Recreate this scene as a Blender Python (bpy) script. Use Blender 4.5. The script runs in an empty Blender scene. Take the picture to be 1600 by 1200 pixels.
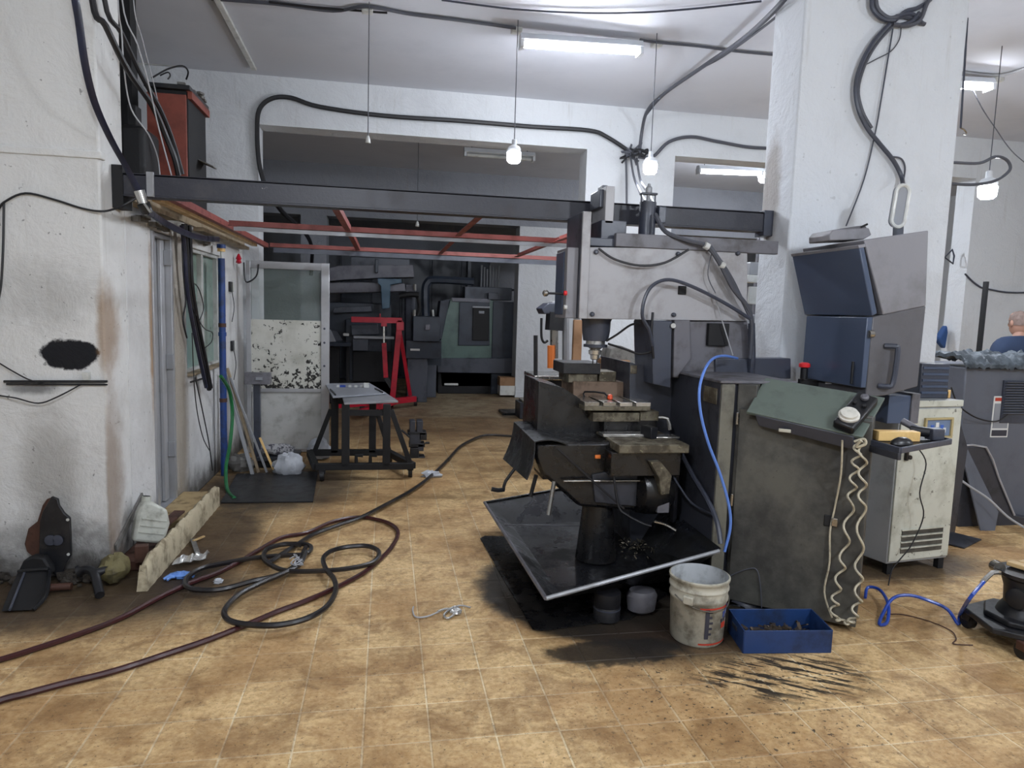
import bpy, bmesh, math, random
from mathutils import Vector as V, Matrix
random.seed(7)
# ------------------------------------------------------------------ camera, world, exposure
sc = bpy.context.scene
COL = sc.collection
FPX, CX, CY, CZ = 1073.0, 800.0, 600.0, 1.6
_D = V((605 - CX, 480 - CY, FPX)).normalized()          # depth direction of the hall in camera axes (x right, y down, z forward)
_U = _D.cross(V((1, .031, 0))).normalized()
if _U.y > 0: _U = -_U
_L = _D.cross(_U).normalized()
if _L.x < 0: _L = -_L
cam_d = bpy.data.cameras.new('camera'); cam = bpy.data.objects.new('camera', cam_d); COL.objects.link(cam)
cam_d.sensor_width = 36; cam_d.lens = 36 * FPX / 1600; cam_d.clip_start = .05
r_ = V((_L.x, _D.x, _U.x)); d_ = V((_L.y, _D.y, _U.y)); f_ = V((_L.z, _D.z, _U.z))
cam.matrix_world = Matrix(((r_.x, -d_.x, -f_.x, 0), (r_.y, -d_.y, -f_.y, 0), (r_.z, -d_.z, -f_.z, CZ), (0, 0, 0, 1)))
sc.camera = cam
w = bpy.data.worlds.new('world'); sc.world = w; w.use_nodes = True
w.node_tree.nodes['Background'].inputs[0].default_value = (.5, .56, .65, 1)
w.node_tree.nodes['Background'].inputs[1].default_value = .05
sc.view_settings.view_transform = 'Standard'; sc.view_settings.look = 'None'
sc.view_settings.gamma = 1; sc.view_settings.use_curve_mapping = False
sc.view_settings.exposure = 0.35
BULB, TUBE = 390.0, 90.0                                 # radiance of the lamps

def P(x, y, X=None, Y=None, z=None):
    """point of the place seen at pixel x, y of the 1600 x 1200 photograph, on a known plane of the hall"""
    v = V(((x - CX) / FPX, (y - CY) / FPX, 1)); r = V((v.dot(_L), v.dot(_D), v.dot(_U)))
    t = (z - CZ) / r.z if z is not None else (Y / r.y if Y is not None else X / r.x)
    return V((0, 0, CZ)) + r * t
def proj(p):
    q = V(p) - V((0, 0, CZ)); c = _L * q.x + _D * q.y + _U * q.z
    return (CX + FPX * c.x / c.z, CY + FPX * c.y / c.z)

# ------------------------------------------------------------------ materials
def lin(c):
    if isinstance(c, str): c = [int(c[i:i + 2], 16) / 255 for i in (0, 2, 4)]
    return tuple((x / 12.92 if x <= .04045 else ((x + .055) / 1.055) ** 2.4) for x in c) + (1,)
class NT:
    def __init__(s, name):
        s.m = bpy.data.materials.new(name); s.m.use_nodes = True; s.t = s.m.node_tree
        s.b = s.t.nodes['Principled BSDF']
    def n(s, ty, **k):
        o = s.t.nodes.new(ty)
        for a, v in k.items():
            if a.startswith('i_'): o.inputs[a[2:].replace('_', ' ')].default_value = v
            else: setattr(o, a, v)
        return o
    def l(s, a, b): s.t.links.new(a, b)
    def noise(s, vec, scale, detail=6, rough=.6, dist=0):
        o = s.n('ShaderNodeTexNoise'); o.inputs['Scale'].default_value = scale; o.inputs['Detail'].default_value = detail
        o.inputs['Roughness'].default_value = rough; o.inputs['Distortion'].default_value = dist
        s.l(vec, o.inputs['Vector']); return o.outputs['Fac']
    def ramp(s, fac, a, b):
        o = s.n('ShaderNodeMapRange'); o.interpolation_type = 'SMOOTHSTEP'; o.inputs['From Min'].default_value = a; o.inputs['From Max'].default_value = b
        s.l(fac, o.inputs['Value']); return o.outputs['Result']
    def mix(s, fac, a, b, mode='MIX'):
        o = s.n('ShaderNodeMix'); o.data_type = 'RGBA'; o.blend_type = mode
        for i, v in ((6, a), (7, b)):
            if isinstance(v, tuple): o.inputs[i].default_value = v
            else: s.l(v, o.inputs[i])
        if isinstance(fac, float): o.inputs[0].default_value = fac
        else: s.l(fac, o.inputs[0])
        return o.outputs[2]
    def math(s, op, a, b=None):
        o = s.n('ShaderNodeMath'); o.operation = op
        for i, v in ((0, a), (1, b)):
            if v is None: continue
            if isinstance(v, (float, int)): o.inputs[i].default_value = v
            else: s.l(v, o.inputs[i])
        return o.outputs[0]
    def bump(s, h, st=.3, dist=.01):
        o = s.n('ShaderNodeBump'); o.inputs['Strength'].default_value = st; o.inputs['Distance'].default_value = dist
        s.l(h, o.inputs['Height']); s.l(o.outputs[0], s.b.inputs['Normal'])
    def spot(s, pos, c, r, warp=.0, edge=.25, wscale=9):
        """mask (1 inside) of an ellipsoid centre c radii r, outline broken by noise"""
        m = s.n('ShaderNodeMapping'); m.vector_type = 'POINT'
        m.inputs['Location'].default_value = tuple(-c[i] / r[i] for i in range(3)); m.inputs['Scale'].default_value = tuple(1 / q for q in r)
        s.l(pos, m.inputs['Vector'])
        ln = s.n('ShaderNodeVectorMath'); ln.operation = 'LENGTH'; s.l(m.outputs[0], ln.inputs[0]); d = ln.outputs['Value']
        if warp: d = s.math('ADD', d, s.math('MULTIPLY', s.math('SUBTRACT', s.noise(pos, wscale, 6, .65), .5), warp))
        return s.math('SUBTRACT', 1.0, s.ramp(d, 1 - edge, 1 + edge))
MATS = {}
def mat(name, col, rough=.6, metal=0.0, dirt=None, damt=.6, dscale=4, thr=(.45, .7), bump=.15, bscale=60, emit=0, alpha=1, trans=0, spec=None, fine=None):
    if name in MATS: return MATS[name]
    t = NT(name); b = t.b; c = lin(col)
    b.inputs['Roughness'].default_value = rough; b.inputs['Metallic'].default_value = metal
    pos = t.n('ShaderNodeTexCoord').outputs['Object']
    out = None
    if dirt:
        f1 = t.math('MULTIPLY', t.ramp(t.noise(pos, dscale, 8, .65), *thr), damt)
        out = t.mix(f1, c, lin(dirt))
        if fine:
            out = t.mix(t.math('MULTIPLY', t.ramp(t.noise(pos, fine[1], 4, .7), fine[2], fine[2] + .05), fine[3]), out, lin(fine[0]))
        t.l(out, b.inputs['Base Color'])
        rr = t.n('ShaderNodeMapRange'); rr.inputs['To Min'].default_value = max(rough - .12, .05); rr.inputs['To Max'].default_value = min(rough + .2, 1)
        t.l(f1, rr.inputs['Value']); t.l(rr.outputs[0], b.inputs['Roughness'])
    else: b.inputs['Base Color'].default_value = c
    if bump: t.bump(t.noise(pos, bscale, 4), bump, .004)
    if emit: b.inputs['Emission Color'].default_value = c; b.inputs['Emission Strength'].default_value = emit
    if trans: b.inputs['Transmission Weight'].default_value = trans; b.inputs['IOR'].default_value = 1.45
    if alpha < 1: b.inputs['Alpha'].default_value = alpha
    if spec is not None: b.inputs['Specular IOR Level'].default_value = spec
    MATS[name] = t.m; return t.m

def plaster(name, col, stains=(), dirt='7d7668', damt=.55, base=None, grit=.5, crack=True, rustz=None):
    t = NT(name); g = t.n('ShaderNodeNewGeometry').outputs['Position']; c = lin(col)
    big = t.ramp(t.noise(g, 1.1, 8, .7), .45, .75)
    col_ = t.mix(t.math('MULTIPLY', big, damt), c, lin(dirt))
    st = t.n('ShaderNodeMapping'); st.inputs['Scale'].default_value = (9, 9, .7); t.l(g, st.inputs['Vector'])
    col_ = t.mix(t.math('MULTIPLY', t.ramp(t.noise(st.outputs[0], 1.4, 7, .7), .56, .8), damt * .8), col_, lin('8b8270'))
    col_ = t.mix(t.math('MULTIPLY', t.ramp(t.noise(g, 26, 3, .5), .69, .73), grit), col_, lin('2c2a28'))
    if base:   # grime that climbs from the floor
        sep = t.n('ShaderNodeSeparateXYZ'); t.l(g, sep.inputs[0])
        hz = t.math('ADD', sep.outputs[2], t.math('MULTIPLY', t.math('SUBTRACT', t.noise(g, 3.5, 6), .5), base * 1.5))
        col_ = t.mix(t.math('MULTIPLY', t.math('SUBTRACT', 1.0, t.ramp(hz, base * .1, base)), .9), col_, lin('2e2821'))
    for (cc, rr, hexc, op, wp, ed) in stains:
        col_ = t.mix(t.math('MULTIPLY', t.spot(g, cc, rr, wp, ed), op), col_, lin(hexc))
    t.l(col_, t.b.inputs['Base Color']); t.b.inputs['Roughness'].default_value = .85
    h = t.math('ADD', t.math('MULTIPLY', t.noise(g, 4, 9, .62, .6), .9), t.math('MULTIPLY', t.noise(g, 45, 4), .12))
    t.bump(h, .6, .045)
    MATS[name] = t.m; return t.m

TS = .248; TX0, TY0 = .177, 2.41
def floor_mat(name, gap=False):
    t = NT(name); g = t.n('ShaderNodeNewGeometry').outputs['Position']
    mp = t.n('ShaderNodeMapping'); mp.inputs['Location'].default_value = (-TX0 / TS, -TY0 / TS, 0); mp.inputs['Scale'].default_value = (1 / TS, 1 / TS, 0)
    t.l(g, mp.inputs['Vector'])
    fl = t.n('ShaderNodeVectorMath'); fl.operation = 'FLOOR'; t.l(mp.outputs[0], fl.inputs[0])
    wn = t.n('ShaderNodeTexWhiteNoise'); wn.noise_dimensions = '2D'; t.l(fl.outputs[0], wn.inputs['Vector'])
    n1 = t.noise(g, 1.3, 8, .65, .4); n2 = t.noise(g, 7, 8, .7); n3 = t.noise(g, 38, 5, .7)
    st = t.n('ShaderNodeMapping'); st.inputs['Scale'].default_value = (2.2, 9, 1); t.l(g, st.inputs['Vector'])
    n4 = t.noise(st.outputs[0], 2.4, 8, .7)
    if gap: base = lin('e4d2ac')
    else: base = t.mix(t.ramp(n3, .35, .7), lin('dfc08e'), lin('bd9a67'))
    c = t.mix(t.math('MULTIPLY', t.ramp(n1, .4, .64), .62), base, lin('93693a'))
    c = t.mix(t.math('MULTIPLY', t.ramp(t.noise(g, 4.6, 8, .7, .5), .44, .66), .62), c, lin('7a5730'))
    c = t.mix(t.math('MULTIPLY', t.math('MULTIPLY', t.ramp(wn.outputs['Value'], .55, 1.0), t.ramp(n2, .35, .6)), .4), c, lin('72512d'))
    c = t.mix(t.math('MULTIPLY', t.ramp(n4, .5, .72), .55), c, lin('755633'))
    c = t.mix(t.math('MULTIPLY', t.ramp(t.noise(g, 16, 6, .75), .56, .7), .55), c, lin('4a3520'))
    c = t.mix(t.math('MULTIPLY', t.ramp(t.noise(g, 70, 3, .6), .63, .68), .6), c, lin('3a2a1a'))
    # dark patches: black oval under the milling machine, oil before it, grime along the left wall, black plate corner, smears by the blue tray
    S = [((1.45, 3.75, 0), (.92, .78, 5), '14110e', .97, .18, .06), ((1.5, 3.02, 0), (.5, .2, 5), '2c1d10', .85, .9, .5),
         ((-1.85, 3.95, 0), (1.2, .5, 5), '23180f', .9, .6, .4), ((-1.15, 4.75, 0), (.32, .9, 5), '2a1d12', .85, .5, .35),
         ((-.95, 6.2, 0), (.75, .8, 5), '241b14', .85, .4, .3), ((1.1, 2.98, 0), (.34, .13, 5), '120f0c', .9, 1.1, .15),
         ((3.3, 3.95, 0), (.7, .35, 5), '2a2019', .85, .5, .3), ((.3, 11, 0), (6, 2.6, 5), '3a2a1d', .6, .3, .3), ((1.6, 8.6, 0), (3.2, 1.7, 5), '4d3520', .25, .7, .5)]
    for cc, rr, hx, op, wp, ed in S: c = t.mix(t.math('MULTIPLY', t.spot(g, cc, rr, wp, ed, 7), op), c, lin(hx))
    # skid smears
    m1 = t.n('ShaderNodeMapping'); m1.inputs['Rotation'].default_value = (0, 0, .55); t.l(g, m1.inputs['Vector']); m2 = t.n('ShaderNodeMapping'); m2.inputs['Scale'].default_value = (3, 20, 1); t.l(m1.outputs[0], m2.inputs['Vector'])
    sm = t.math('MULTIPLY', t.ramp(t.noise(m2.outputs[0], 1.6, 6, .6), .5, .56), t.spot(g, (1.78, 2.67, 0), (.42, .2, 5), .4, .35))
    c = t.mix(t.math('MULTIPLY', sm, .95), c, lin('0f0d0c'))
    sp = t.math('MULTIPLY', t.ramp(t.noise(g, 34, 4, .7), .6, .64), t.spot(g, (1.55, 2.55, 0), (.75, .5, 5), .6, .5))
    c = t.mix(t.math('MULTIPLY', sp, .9), c, lin('17120e'))
    t.l(c, t.b.inputs['Base Color'])
    rr = t.n('ShaderNodeMapRange'); rr.inputs['To Min'].default_value = .5; rr.inputs['To Max'].default_value = .85; t.l(n2, rr.inputs['Value']); t.l(rr.outputs[0], t.b.inputs['Roughness'])
    t.bump(t.math('ADD', t.math('MULTIPLY', n2, .5), t.math('MULTIPLY', n3, .5)), .5, .012)
    MATS[name] = t.m; return t.m

M = MATS
mat('ceiling_paint', 'cbced6', .9, dirt='b4b8c2', damt=.4, dscale=.7, bump=.1, bscale=20)
mat('black_steel', '1c1d21', .5, dirt='3a3734', damt=.6, dscale=9, bump=.2, spec=.4)
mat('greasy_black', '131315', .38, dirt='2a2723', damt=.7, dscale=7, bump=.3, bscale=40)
mat('black_sheet', '24252a', .35, .3, dirt='131312', damt=.9, dscale=5, thr=(.4, .6), bump=.2, bscale=20)
mat('beam_steel', '2c2d36', .55, dirt='4c4a4c', damt=.6, dscale=6, thr=(.5, .75), bump=.25, fine=('b9b7b4', 14, .69, .8))
mat('mill_grey', 'a3a2a5', .5, dirt='6b665f', damt=.6, dscale=3, bump=.15, bscale=30)
mat('mill_dark', '3f434f', .45, dirt='2c2d33', damt=.6, dscale=5, bump=.15)
mat('mill_casting', '65646a', .55, dirt='3d3934', damt=.8, dscale=5, bump=.25, bscale=30)
mat('mill_base', '35373f', .5, dirt='1d1c1d', damt=.8, dscale=4, bump=.2)
mat('cabinet_olive', '575650', .5, dirt='2a2927', damt=.9, dscale=2.2, thr=(.35, .62), bump=.15, fine=('2b2a27', 30, .66, .7))
mat('cabinet_front', '6f6d62', .55, dirt='45423a', damt=.7, dscale=5, thr=(.4, .65), bump=.15, fine=('33302a', 25, .66, .7))
mat('desk_green', '5c665e', .45, dirt='454d47', damt=.7, dscale=5, bump=.15, fine=('7f8478', 22, .68, .4))
mat('panel_blue_black', '495469', .4, dirt='414c60', damt=.4, dscale=2, bump=0)
mat('pendant_grey', '828186', .5, dirt='5f5d5e', damt=.6, dscale=3, bump=.1)
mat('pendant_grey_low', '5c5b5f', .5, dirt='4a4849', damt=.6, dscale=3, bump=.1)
mat('white_cabinet', 'c6c7bb', .5, dirt='8f8d7c', damt=.7, dscale=4, bump=.1, fine=('4a4437', 24, .62, .75))
mat('white_cabinet_side', 'a3a5a6', .45, dirt='75776f', damt=.6, dscale=3, bump=.1)
mat('chip_machine', '5f636d', .5, dirt='4c4f57', damt=.6, dscale=2, bump=.1)
mat('aluminium', 'a9aaad', .4, .35, dirt='8a8987', damt=.4, dscale=4, bump=.05)
mat('dull_aluminium', '94969a', .5, .2, dirt='75736f', damt=.45, dscale=4, bump=.05)
mat('steel', 'a5a29c', .3, .9, dirt='5f564b', damt=.7, dscale=9, bump=.15)
mat('machined_steel', 'cfcdc8', .25, .85, dirt='77716a', damt=.5, dscale=12, bump=.05)
mat('rusty_block', '6f6857', .6, .2, dirt='3b3226', damt=.8, dscale=14, thr=(.4, .6), bump=.3, fine=('a5a07e', 40, .62, .6))
mat('rusty_pink', '75604f', .65, .1, dirt='463a2e', damt=.7, dscale=12, bump=.3)
mat('red_paint', 'b3162d', .4, dirt='6d1220', damt=.5, dscale=8, bump=.1)
mat('red_oxide', '84433c', .65, dirt='57302b', damt=.6, dscale=8, bump=.15)
mat('red_brown', '7c3b2d', .6, dirt='55281f', damt=.6, dscale=6, bump=.1)
mat('orange', 'd9752f', .5)
mat('wood_pale', 'c6a878', .6, dirt='8d7650', damt=.6, dscale=10, bump=.2)
mat('wood_yellow', 'e2bd7c', .6, dirt='b98f50', damt=.5, dscale=14, bump=.15)
mat('wood_grey', '95856d', .7, dirt='5f5343', damt=.7, dscale=9, bump=.25)
mat('black_rubber', '17171b', .5, bump=.1)
mat('hose_black', '1d1b1d', .42, dirt='33291f', damt=.6, dscale=12, bump=.1)
mat('hose_red', '3d1a1c', .45, dirt='241212', damt=.6, dscale=10, bump=.1)
mat('strap_blue', '23263a', .4, dirt='15161d', damt=.7, dscale=8, bump=.1)
mat('cable_grey', '4b4d55', .5, bump=0)
mat('cable_white', 'a4a5a8', .5, bump=0)
mat('cord_cream', 'b9b19b', .5, dirt='6f6757', damt=.7, dscale=20, bump=0)
mat('hose_blue', '2147a6', .4, dirt='1d2f6b', damt=.5, dscale=10, bump=0)
mat('hose_pale_blue', '5f84cf', .4, bump=0)
mat('hose_green', '1f6a3c', .45, dirt='123a22', damt=.5, dscale=10, bump=0)
mat('pipe_blue', '24427f', .45, dirt='2b3140', damt=.7, dscale=10, thr=(.45, .65), bump=.1)
mat('tray_blue', '1f3a68', .5, dirt='121c30', damt=.8, dscale=6, bump=.1)
mat('pail_white', 'b5b1a2', .5, dirt='6c675a', damt=.9, dscale=9, thr=(.42, .66), bump=.1, fine=('2c2924', 26, .67, .8))
mat('pail_inside', 'b3b6b8', .5, dirt='6b6c6a', damt=.8, dscale=8, bump=.05)
mat('print_red', 'b23a26', .6, bump=0); mat('print_blue', '46589a', .6, bump=0); mat('print_dark', '34343e', .6, bump=0); mat('print_white', 'd8d8d4', .6, bump=0)
mat('white_plastic', 'c9cac6', .45, dirt='8b8a82', damt=.5, dscale=8, bump=.05)
mat('jug_plastic', 'b9bbb2', .5, dirt='76756a', damt=.7, dscale=12, bump=.15)
mat('black_plastic', '17181b', .35, bump=.05); mat('matte_black', '0e0e11', .7, bump=.2)
mat('foil', 'cfcfcc', .3, .6, dirt='6f6d6a', damt=.6, dscale=25, bump=.6, bscale=50)
mat('glove_blue', '6a95dc', .5, bump=.3)
mat('bag_white', 'b9bdc4', .5, dirt='84878c', damt=.5, dscale=12, bump=.5, bscale=25)
mat('sack_olive', '6b6340', .8, dirt='3a3428', damt=.8, dscale=12, bump=.4)
mat('sack_grey', '6c6a66', .8, dirt='44423f', damt=.7, dscale=10, bump=.4)
mat('newsprint', 'a3a3a6', .8, dirt='2e2e3a', damt=.9, dscale=28, thr=(.48, .56), bump=.2)
mat('rust_brown', '4b2f24', .7, dirt='2c1d17', damt=.7, dscale=10, bump=.3)
mat('rubble', '3c362f', .9, dirt='14120f', damt=.9, dscale=30, bump=.6, bscale=30)
mat('stucco_kerb', 'b9ad92', .9, dirt='5f523b', damt=.8, dscale=11, thr=(.42, .72), bump=.6, bscale=40)
mat('concrete_yellow', 'a8926a', .9, dirt='5b4a31', damt=.8, dscale=8, bump=.5, bscale=25)
mat('scrap_steel', '6b5f52', .4, .7, dirt='221d19', damt=.9, dscale=30, bump=.5)
mat('chips', '8d8676', .3, .7, dirt='3a2a1a', damt=.8, dscale=40, bump=.4)
mat('glass', 'aebfb8', .08, bump=0, alpha=.12)
mat('window_glass', '93aa9f', .15, dirt='76897f', damt=.6, dscale=4, bump=0, alpha=.75)
mat('peeling_paint', 'b9b8ae', .7, dirt='8f8b80', damt=.5, dscale=5, bump=.3, bscale=18)
mat('board_white', 'b4b5b2', .7, dirt='86837b', damt=.6, dscale=6, bump=.2)
mat('short_hair', '7d6a62', .7, dirt='574a45', damt=.6, dscale=30, bump=.2); mat('skin', 'a37c6a', .55, bump=.05); mat('navy_cloth', '283752', .85, bump=.3, bscale=120); mat('dark_cloth', '22242b', .85, bump=.3, bscale=120); mat('blue_cloth', '2b4a7c', .85, bump=.3)
mat('lathe_green', '5a7069', .5, dirt='3c4a48', damt=.6, dscale=3, bump=.1); mat('lathe_dark', '2b3340', .5, dirt='1d212a', damt=.7, dscale=3, bump=.15)
mat('machine_grey_back', '4a4e58', .55, dirt='2c2e36', damt=.8, dscale=3, bump=.2); mat('machine_blue_back', '35566b', .5, dirt='25384a', damt=.6, dscale=4, bump=.1)
mat('tarp_grey', '6c6c74', .6, dirt='44444c', damt=.6, dscale=3, bump=.4, bscale=12)
mat('plastic_debris', '4d565e', .75, dirt='2c3238', damt=.8, dscale=9, thr=(.4, .6), bump=.6, bscale=18, fine=('8c9298', 14, .6, .6))
mat('cardboard', '8d6b4d', .8, dirt='66492f', damt=.5, dscale=5, bump=.15)
mat('lamp_on', 'eef5ff', .4, bump=0, emit=BULB); mat('tube_on', 'f4f7ff', .4, bump=0, emit=TUBE)
mat('lamp_cap', 'd5d9de', .4, bump=0)
mat('screen_blue', '6d7f9b', .3, bump=0); mat('screen_bright', '3d62b5', .3, bump=0); mat('red_button', 'd3262c', .3, bump=0); mat('orange_knob', 'e0532b', .3, bump=0)
mat('dial_white', 'cfccc2', .4, dirt='8f8b80', damt=.5, dscale=20, bump=0)
mat('gold_frame', 'b0a075', .5, bump=.05)
mat('sign_grey', '8a8d93', .6, bump=0)

# ------------------------------------------------------------------ mesh builder
class MB:
    def __init__(s): s.v = []; s.f = []
    def add(s, vs, fs):
        k = len(s.v); s.v += [V(p) for p in vs]; s.f += [tuple(i + k for i in q) for q in fs]; return s
    def bx(s, x0, x1, y0, y1, z0, z1):
        return s.add([(x0, y0, z0), (x1, y0, z0), (x1, y1, z0), (x0, y1, z0), (x0, y0, z1), (x1, y0, z1), (x1, y1, z1), (x0, y1, z1)],
                     [(0, 3, 2, 1), (4, 5, 6, 7), (0, 1, 5, 4), (1, 2, 6, 5), (2, 3, 7, 6), (3, 0, 4, 7)])
    def box(s, c, sz, R=None):
        c = V(c); R = R or Matrix.Identity(3); a = [V((i * sz[0] / 2, j * sz[1] / 2, k * sz[2] / 2)) for k in (-1, 1) for i, j in ((-1, -1), (1, -1), (1, 1), (-1, 1))]
        return s.add([c + R @ q for q in a], [(0, 3, 2, 1), (4, 5, 6, 7), (0, 1, 5, 4), (1, 2, 6, 5), (2, 3, 7, 6), (3, 0, 4, 7)])
    def bp(s, x0, y0, x1, y1, Y, d):
        """box whose near face at depth Y spans the pixels, d deep"""
        a = P(x0, y1, Y=Y); b = P(x1, y0, Y=Y); return s.bx(a.x, b.x, Y, Y + d, a.z, b.z)
    def prism(s, pts, ext):
        n = len(pts); ext = V(ext); a = [V(p) for p in pts]
        return s.add(a + [p + ext for p in a], [tuple(range(n))[::-1], tuple(range(n, 2 * n))] + [(i, (i + 1) % n, n + (i + 1) % n, n + i) for i in range(n)])
    def pp(s, px, Y, d): return s.prism([P(x, y, Y=Y) for x, y in px], (0, d, 0))
    def hull8(s, bot, top):
        return s.add(list(bot) + list(top), [(0, 3, 2, 1), (4, 5, 6, 7), (0, 1, 5, 4), (1, 2, 6, 5), (2, 3, 7, 6), (3, 0, 4, 7)])
    def lathe(s, prof, c, ax=(0, 0, 1), n=20, sx=1, sy=1, cap=True):
        c = V(c); ax = V(ax).normalized(); q = V((0, 0, 1)).rotation_difference(ax); vs = []
        for r, z in prof:
            for i in range(n):
                a = 2 * math.pi * i / n; vs.append(c + q @ V((r * sx * math.cos(a), r * sy * math.sin(a), z)))
        fs = [(j * n + i, j * n + (i + 1) % n, (j + 1) * n + (i + 1) % n, (j + 1) * n + i) for j in range(len(prof) - 1) for i in range(n)]
        if cap: fs += [tuple(range(n))[::-1], tuple((len(prof) - 1) * n + i for i in range(n))]
        return s.add(vs, fs)
    def cyl(s, a, b, r, r1=None, n=14):
        a = V(a); b = V(b); return s.lathe([(r, 0), (r if r1 is None else r1, (b - a).length)], a, b - a, n)
    def bar(s, a, b, w, h, up=(0, 0, 1)):
        a = V(a); b = V(b); y = (b - a).normalized(); x = y.cross(V(up))
        if x.length < 1e-4: x = V((1, 0, 0))
        x.normalize(); z = x.cross(y); R = Matrix((x, y, z)).transposed(); return s.box((a + b) / 2, (w, (b - a).length, h), R)
    def tube(s, pts, r, n=7, sm=5, flat=1.0, closed=False):
        pts = [V(p) for p in pts]
        if sm > 1 and len(pts) > 2:
            o = []; m = len(pts)
            for i in range(m - (0 if closed else 1)):
                g = (lambda k: pts[k % m]) if closed else (lambda k: pts[min(max(k, 0), m - 1)])
                p0, p1, p2, p3 = g(i - 1), g(i), g(i + 1), g(i + 2)
                for k in range(sm):
                    t = k / sm; o.append(.5 * (2 * p1 + (p2 - p0) * t + (2 * p0 - 5 * p1 + 4 * p2 - p3) * t * t + (3 * p1 - p0 - 3 * p2 + p3) * t ** 3))
            if not closed: o.append(pts[-1])
            pts = o
        m = len(pts); vs = []; up = None
        for i in range(m):
            tg = (pts[(i + 1) % m] - pts[i - 1]) if closed else (pts[min(i + 1, m - 1)] - pts[max(i - 1, 0)])
            if tg.length < 1e-7: tg = V((0, 0, 1))
            tg.normalize()
            if up is None: up = tg.orthogonal().normalized() if flat == 1 else (V((0, 1, 0)) - tg * tg.y).normalized()
            up = (up - tg * up.dot(tg)); up = up.normalized() if up.length > 1e-6 else tg.orthogonal().normalized()
            sd = tg.cross(up); rr = r[min(i * len(r) // m, len(r) - 1)] if isinstance(r, (list, tuple)) else r
            for k in range(n):
                a = 2 * math.pi * k / n; vs.append(pts[i] + up * (rr * flat * math.cos(a)) + sd * (rr * math.sin(a)))
        fs = [(j * n + k, j * n + (k + 1) % n, ((j + 1) % m) * n + (k + 1) % n, ((j + 1) % m) * n + k) for j in range(m if closed else m - 1) for k in range(n)]
        if not closed: fs += [tuple(range(n))[::-1], tuple((m - 1) * n + k for k in range(n))]
        return s.add(vs, fs)
    def surf(s, fn, nu, nv, th=.004, off=(0, 0, -1)):
        """sheet fn(u, v) with thickness th along off"""
        off = V(off) * th; a = [V(fn(i / nu, j / nv)) for j in range(nv + 1) for i in range(nu + 1)]; n = len(a); W = nu + 1
        fs = [(j * W + i, j * W + i + 1, (j + 1) * W + i + 1, (j + 1) * W + i) for j in range(nv) for i in range(nu)]
        bd = [i for i in range(W)] + [j * W + nu for j in range(1, nv + 1)] + [nv * W + i for i in range(nu - 1, -1, -1)] + [j * W for j in range(nv - 1, 0, -1)]
        side = [(bd[k], bd[(k + 1) % len(bd)], n + bd[(k + 1) % len(bd)], n + bd[k]) for k in range(len(bd))]
        return s.add(a + [p + off for p in a], fs + [tuple(n + i for i in q[::-1]) for q in fs] + [q[::-1] for q in side])
    def blob(s, c, r, jit=.15, n=12, m=8, seed=0, zmin=None):
        rnd = random.Random(seed); c = V(c); vs = []
        for j in range(m + 1):
            th = math.pi * j / m
            for i in range(n):
                a = 2 * math.pi * i / n; k = 1 + rnd.uniform(-jit, jit) if 0 < j < m else 1
                p = c + V((r[0] * k * math.sin(th) * math.cos(a), r[1] * k * math.sin(th) * math.sin(a), r[2] * k * math.cos(th)))
                if zmin is not None: p.z = max(p.z, zmin)
                vs.append(p)
        return s.add(vs, [(j * n + i, (j + 1) * n + i, (j + 1) * n + (i + 1) % n, j * n + (i + 1) % n) for j in range(m) for i in range(n)])
WL = {}
def build(name, mb, m, parent=None, loc=None, bevel=0, smooth=True, angle=.6):
    if loc is None: loc = WL[parent] if parent else V((0, 0, 0))
    loc = V(loc); me = bpy.data.meshes.new(name)
    me.from_pydata([tuple(p - loc) for p in mb.v], [], mb.f)
    bm = bmesh.new(); bm.from_mesh(me); bmesh.ops.remove_doubles(bm, verts=bm.verts, dist=1e-5); bmesh.ops.recalc_face_normals(bm, faces=bm.faces); bm.to_mesh(me); bm.free()
    if smooth: me.shade_smooth(); me.set_sharp_from_angle(angle=angle)
    me.materials.append(M[m]); o = bpy.data.objects.new(name, me); COL.objects.link(o)
    if parent: o.parent = parent; o.location = loc - WL[parent]
    else: o.location = loc
    WL[o] = loc
    if bevel:
        b = o.modifiers.new('bevel', 'BEVEL'); b.width = bevel; b.segments = 2; b.limit_method = 'ANGLE'; b.angle_limit = .6
    return o
def base_of(mb):
    xs = [p.x for p in mb.v]; ys = [p.y for p in mb.v]; zs = [p.z for p in mb.v]
    return V(((min(xs) + max(xs)) / 2, (min(ys) + max(ys)) / 2, min(zs)))
def solo(name, mb, m, label, cat, group=None, **k):
    o = build(name, mb, m, loc=base_of(mb), **k); o['label'] = label; o['category'] = cat
    if group: o['group'] = group
    return o
def thing(name, label, cat, loc, group=None):
    o = bpy.data.objects.new(name, None); COL.objects.link(o); o.location = V(loc); o.empty_display_size = .1; WL[o] = V(loc); o['label'] = label; o['category'] = cat
    if group: o['group'] = group
    return o
def struct(name, mb, m, **k): o = build(name, mb, m, loc=base_of(mb), **k); o['kind'] = 'structure'; return o
def path(*pts): return [P(a, b, Y=c) for a, b, c in pts]
def fpath(z, *pts): return [P(a, b, z=z) for a, b in pts]
def ceil_top(px_, py_, Y_): p = P(px_, py_, Y=Y_); return [V((p.x, p.y, CEIL))]
def rotz(a): return Matrix.Rotation(a, 3, 'Z')

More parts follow.
